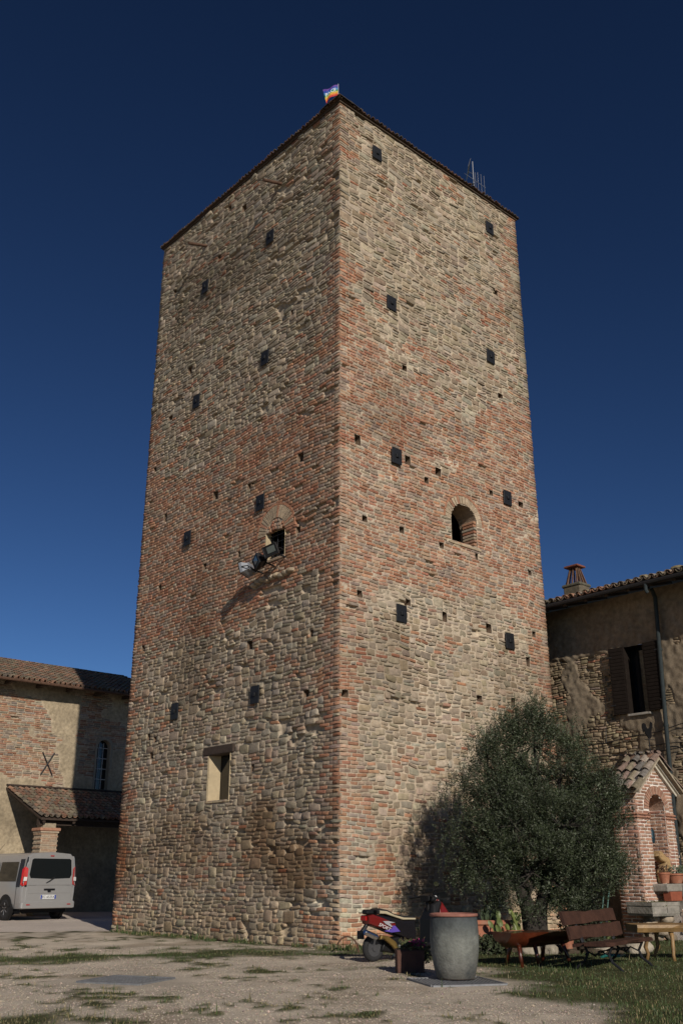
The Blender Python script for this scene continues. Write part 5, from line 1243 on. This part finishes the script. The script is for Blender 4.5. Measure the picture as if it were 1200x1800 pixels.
fs.append(tuple(range(n))); fs.append(tuple((len(st_) - 1) * n + j for j in range(n)))
m.add(vs, fs); m.build('body', SILV, vn, smooth='auto')
GLV = M('van_glass', (.010, .012, .013), .05, var=0, spec=.7)
def quadp(name, pts, th, mat, par=vn, bev=.0):
    """flat panel: outline pts in 3-D, given thickness vector"""
    m = MB(); n = len(pts); t = Vector(th); m.add([Vector(p) for p in pts] + [Vector(p) + t for p in pts], [tuple(range(n)), tuple(range(n, 2 * n))[::-1]] + [(i, (i + 1) % n, n + (i + 1) % n, n + i) for i in range(n)]); return m.build(name, mat, par)
tg = MB(); tg.box((0, -.935, 1.17), (1.62, .03, 1.46), bev=.012); tgo = tg.build('tailgate', SILV, vn)
m = MB(); m.box((0, -.955, 1.04), (1.58, .02, .03), bev=.008); m.box((0, -.952, .80), (1.5, .012, .02), bev=.004); m.build('crease', SILV, tgo)
quadp('rear_window', [(-.70, -.952, 1.24), (-.75, -.952, 1.34), (-.70, -.952, 1.78), (-.64, -.952, 1.82), (.64, -.952, 1.82), (.70, -.952, 1.78), (.75, -.952, 1.34), (.70, -.952, 1.24), (0, -.952, 1.215)], (0, -.012, 0), GLV, tgo)
m = MB(); m.tube([(.14, -.975, 1.26), (-.02, -.985, 1.16), (-.14, -.98, 1.10)], [.02, .014, .01], 6); m.build('wiper', BLK, tgo)
m = MB(); m.box((0, -.965, .90), (.40, .03, .055), bev=.02); m.box((0, -.965, .845), (.12, .03, .05), bev=.015); m.build('handle', BLK, tgo)
m = MB(); m.lathe([(0, -.012), (.045, -.01), (.05, 0), (0, 0)], 14, M=Matrix.Translation((-.02, -.972, .865)) @ Matrix.Rotation(math.pi / 2, 4, 'X')); m.build('badge', CHROME, tgo)
MB().box((0, -.955, 1.90), (.14, .02, .035), bev=.008).build('brake_light', M('red_lens', None), tgo)
INK = M('black_ink', (.01, .01, .01), .5, var=0)
text_mesh('lettering', 'RENAULT', .062, M('grey_ink', (.12, .12, .12), .4, .3, var=0), tgo, basis((-.60, -.953, 1.035), (1, 0, 0), (0, 0, 1), (0, -1, 0)))
text_mesh('lettering', 'Trafic', .062, M('grey_ink', None), tgo, basis((.64, -.953, 1.035), (1, 0, 0), (0, 0, 1), (0, -1, 0)))
pl_ = MB().box((-.02, -.962, .68), (.54, .014, .125), bev=.004).build('number_plate', M('plate_white', (.62, .63, .63), .4, var=.02), vn)
for x_ in (-.02 - .245, -.02 + .245): MB().box((x_, -.971, .68), (.045, .006, .115)).build('blue_band', M('plate_blue', (.02, .05, .32), .4, var=0), pl_)
text_mesh('lettering', 'EC 652SX', .105, INK, pl_, basis((-.02, -.972, .678), (1, 0, 0), (0, 0, 1), (0, -1, 0)), .001)
m = MB(); m.prism([(-.99, .36), (-.92, .34), (-.80, .34), (-.80, .56), (-.95, .56), (-.995, .52)], 1.90, bev=.05, M=Matrix.Rotation(math.pi / 2, 4, 'Z') @ Matrix.Identity(4)); m.build('bumper', SILV, vn)
for x_ in (-.72, .72): MB().box((x_, -1.0, .46), (.12, .02, .03), bev=.005).build('reflector', M('red_lens', None), vn)
RL = M('red_lamp', (.42, .012, .010), .12, var=.1, coat=.5); WLM = M('clear_lamp', (.62, .60, .58), .1, var=.1, coat=.5)
for s_ in (-1, 1):
    quadp('corner_panel', [(s_ * .80, -.945, .98), (s_ * .945, -.90, .98), (s_ * .90, -.90, 1.5), (s_ * .84, -.90, 1.86), (s_ * .76, -.945, 1.86)], (s_ * .004, -.006, 0), SILV if s_ > 0 else BLKG)
    lm = quadp('tail_light', [(s_ * .815, -.955, 1.05), (s_ * .93, -.92, 1.0), (s_ * .965, -.84, 1.05), (s_ * .93, -.82, 1.50), (s_ * .885, -.90, 1.58), (s_ * .80, -.955, 1.52)], (s_ * .012, -.016, 0), RL)
    quadp('clear_lens', [(s_ * .835, -.974, 1.16), (s_ * .935, -.945, 1.15), (s_ * .925, -.945, 1.27), (s_ * .83, -.974, 1.27)], (s_ * .006, -.010, 0), WLM, lm)
    if s_ < 0: quadp('dark_quarter', [(s_ * .962, -.80, .98), (s_ * .963, -.58, .98), (s_ * .963, -.58, 1.10), (s_ * .885, -.60, 1.80), (s_ * .885, -.86, 1.80)], (s_ * .004, 0, 0), BLKG)
    for y0, y1 in ((-.52, .62), (.70, 1.75), (1.85, 2.6)):
        quadp('side_window', [(s_ * .951, y0, 1.14), (s_ * .951, y1, 1.14), (s_ * .875, y1 - .04, 1.72), (s_ * .875, y0 + .04, 1.72)], (s_ * .006, 0, 0), GLV)
    m = MB(); m.tube([(s_ * .95, -.3, .42), (s_ * .958, 1.4, .42), (s_ * .95, 2.5, .42)], .04, 6, flat=.5); m.build('side_trim', BLK, vn)
    m = MB(); m.box((s_ * .962, 1.2, 1.06), (.02, 1.4, .03), bev=.006); m.build('slide_rail', BLK, vn)
    for y_ in (0, 3.05):
        a_ = MB(); a_.lathe([(0, -.09), (.40, -.09), (.40, .012), (0, .012)], 24, M=Matrix.Translation((s_ * .945, y_, .36)) @ Matrix.Rotation(math.pi / 2 * s_, 4, 'Y')); a_.build('wheel_arch', BLK, vn)
        m = MB(); torus(m, .235, .095, M_=Matrix.Rotation(math.pi / 2, 4, 'Z'), sq=1.05); w_ = m.build('wheel', RUB, vn, smooth=True); w_.location = (s_ * .87, y_, .33)
        m = MB(); Tm = Matrix.Rotation(math.pi / 2 * s_, 4, 'Y')
        m.lathe([(.20, .02), (.205, .085), (.175, .08), (.16, .03), (.16, 0)], 24, M=Tm); m.lathe([(0, .08), (.05, .08), (.06, .05), (.06, 0)], 14, M=Tm)
        for k in range(6):
            a = 2 * math.pi * k / 6; m.tube([Tm @ Vector((math.cos(a) * .04, math.sin(a) * .04, .07)), Tm @ Vector((math.cos(a) * .18, math.sin(a) * .18, .07))], [.022, .03], 6)
        m.build('rim', M('alloy', (.35, .35, .36), .35, .7, var=.05), w_)
for s_ in (-1, 1):
    for y_ in (-.60, .66, 1.80): 
        MB().tube([(s_ * .958, y_, .42), (s_ * .961, y_, .85), (s_ * .953, y_, 1.10), (s_ * .878, y_, 1.70)], .006, 4).build('door_gap', BLK, vn)
m = MB(); m.box((0, 1.4, .30), (1.6, 4.2, .16)); m.build('underbody', BLK, vn)
m = MB(); m.tube([(-.3, 2.1, 2.0), (-.32, 1.6, 2.3)], .006, 5); m.build('aerial', BLK, vn)
for s_ in (-1, 1): MB().box((s_ * 1.06, 2.75, 1.22), (.2, .1, .26), bev=.04).build('wing_mirror', BLK, vn)
quadp('windscreen', [(-.80, 2.80, 1.86), (.80, 2.80, 1.86), (.86, 3.34, 1.30), (-.86, 3.34, 1.30)], (0, .01, .01), GLV)
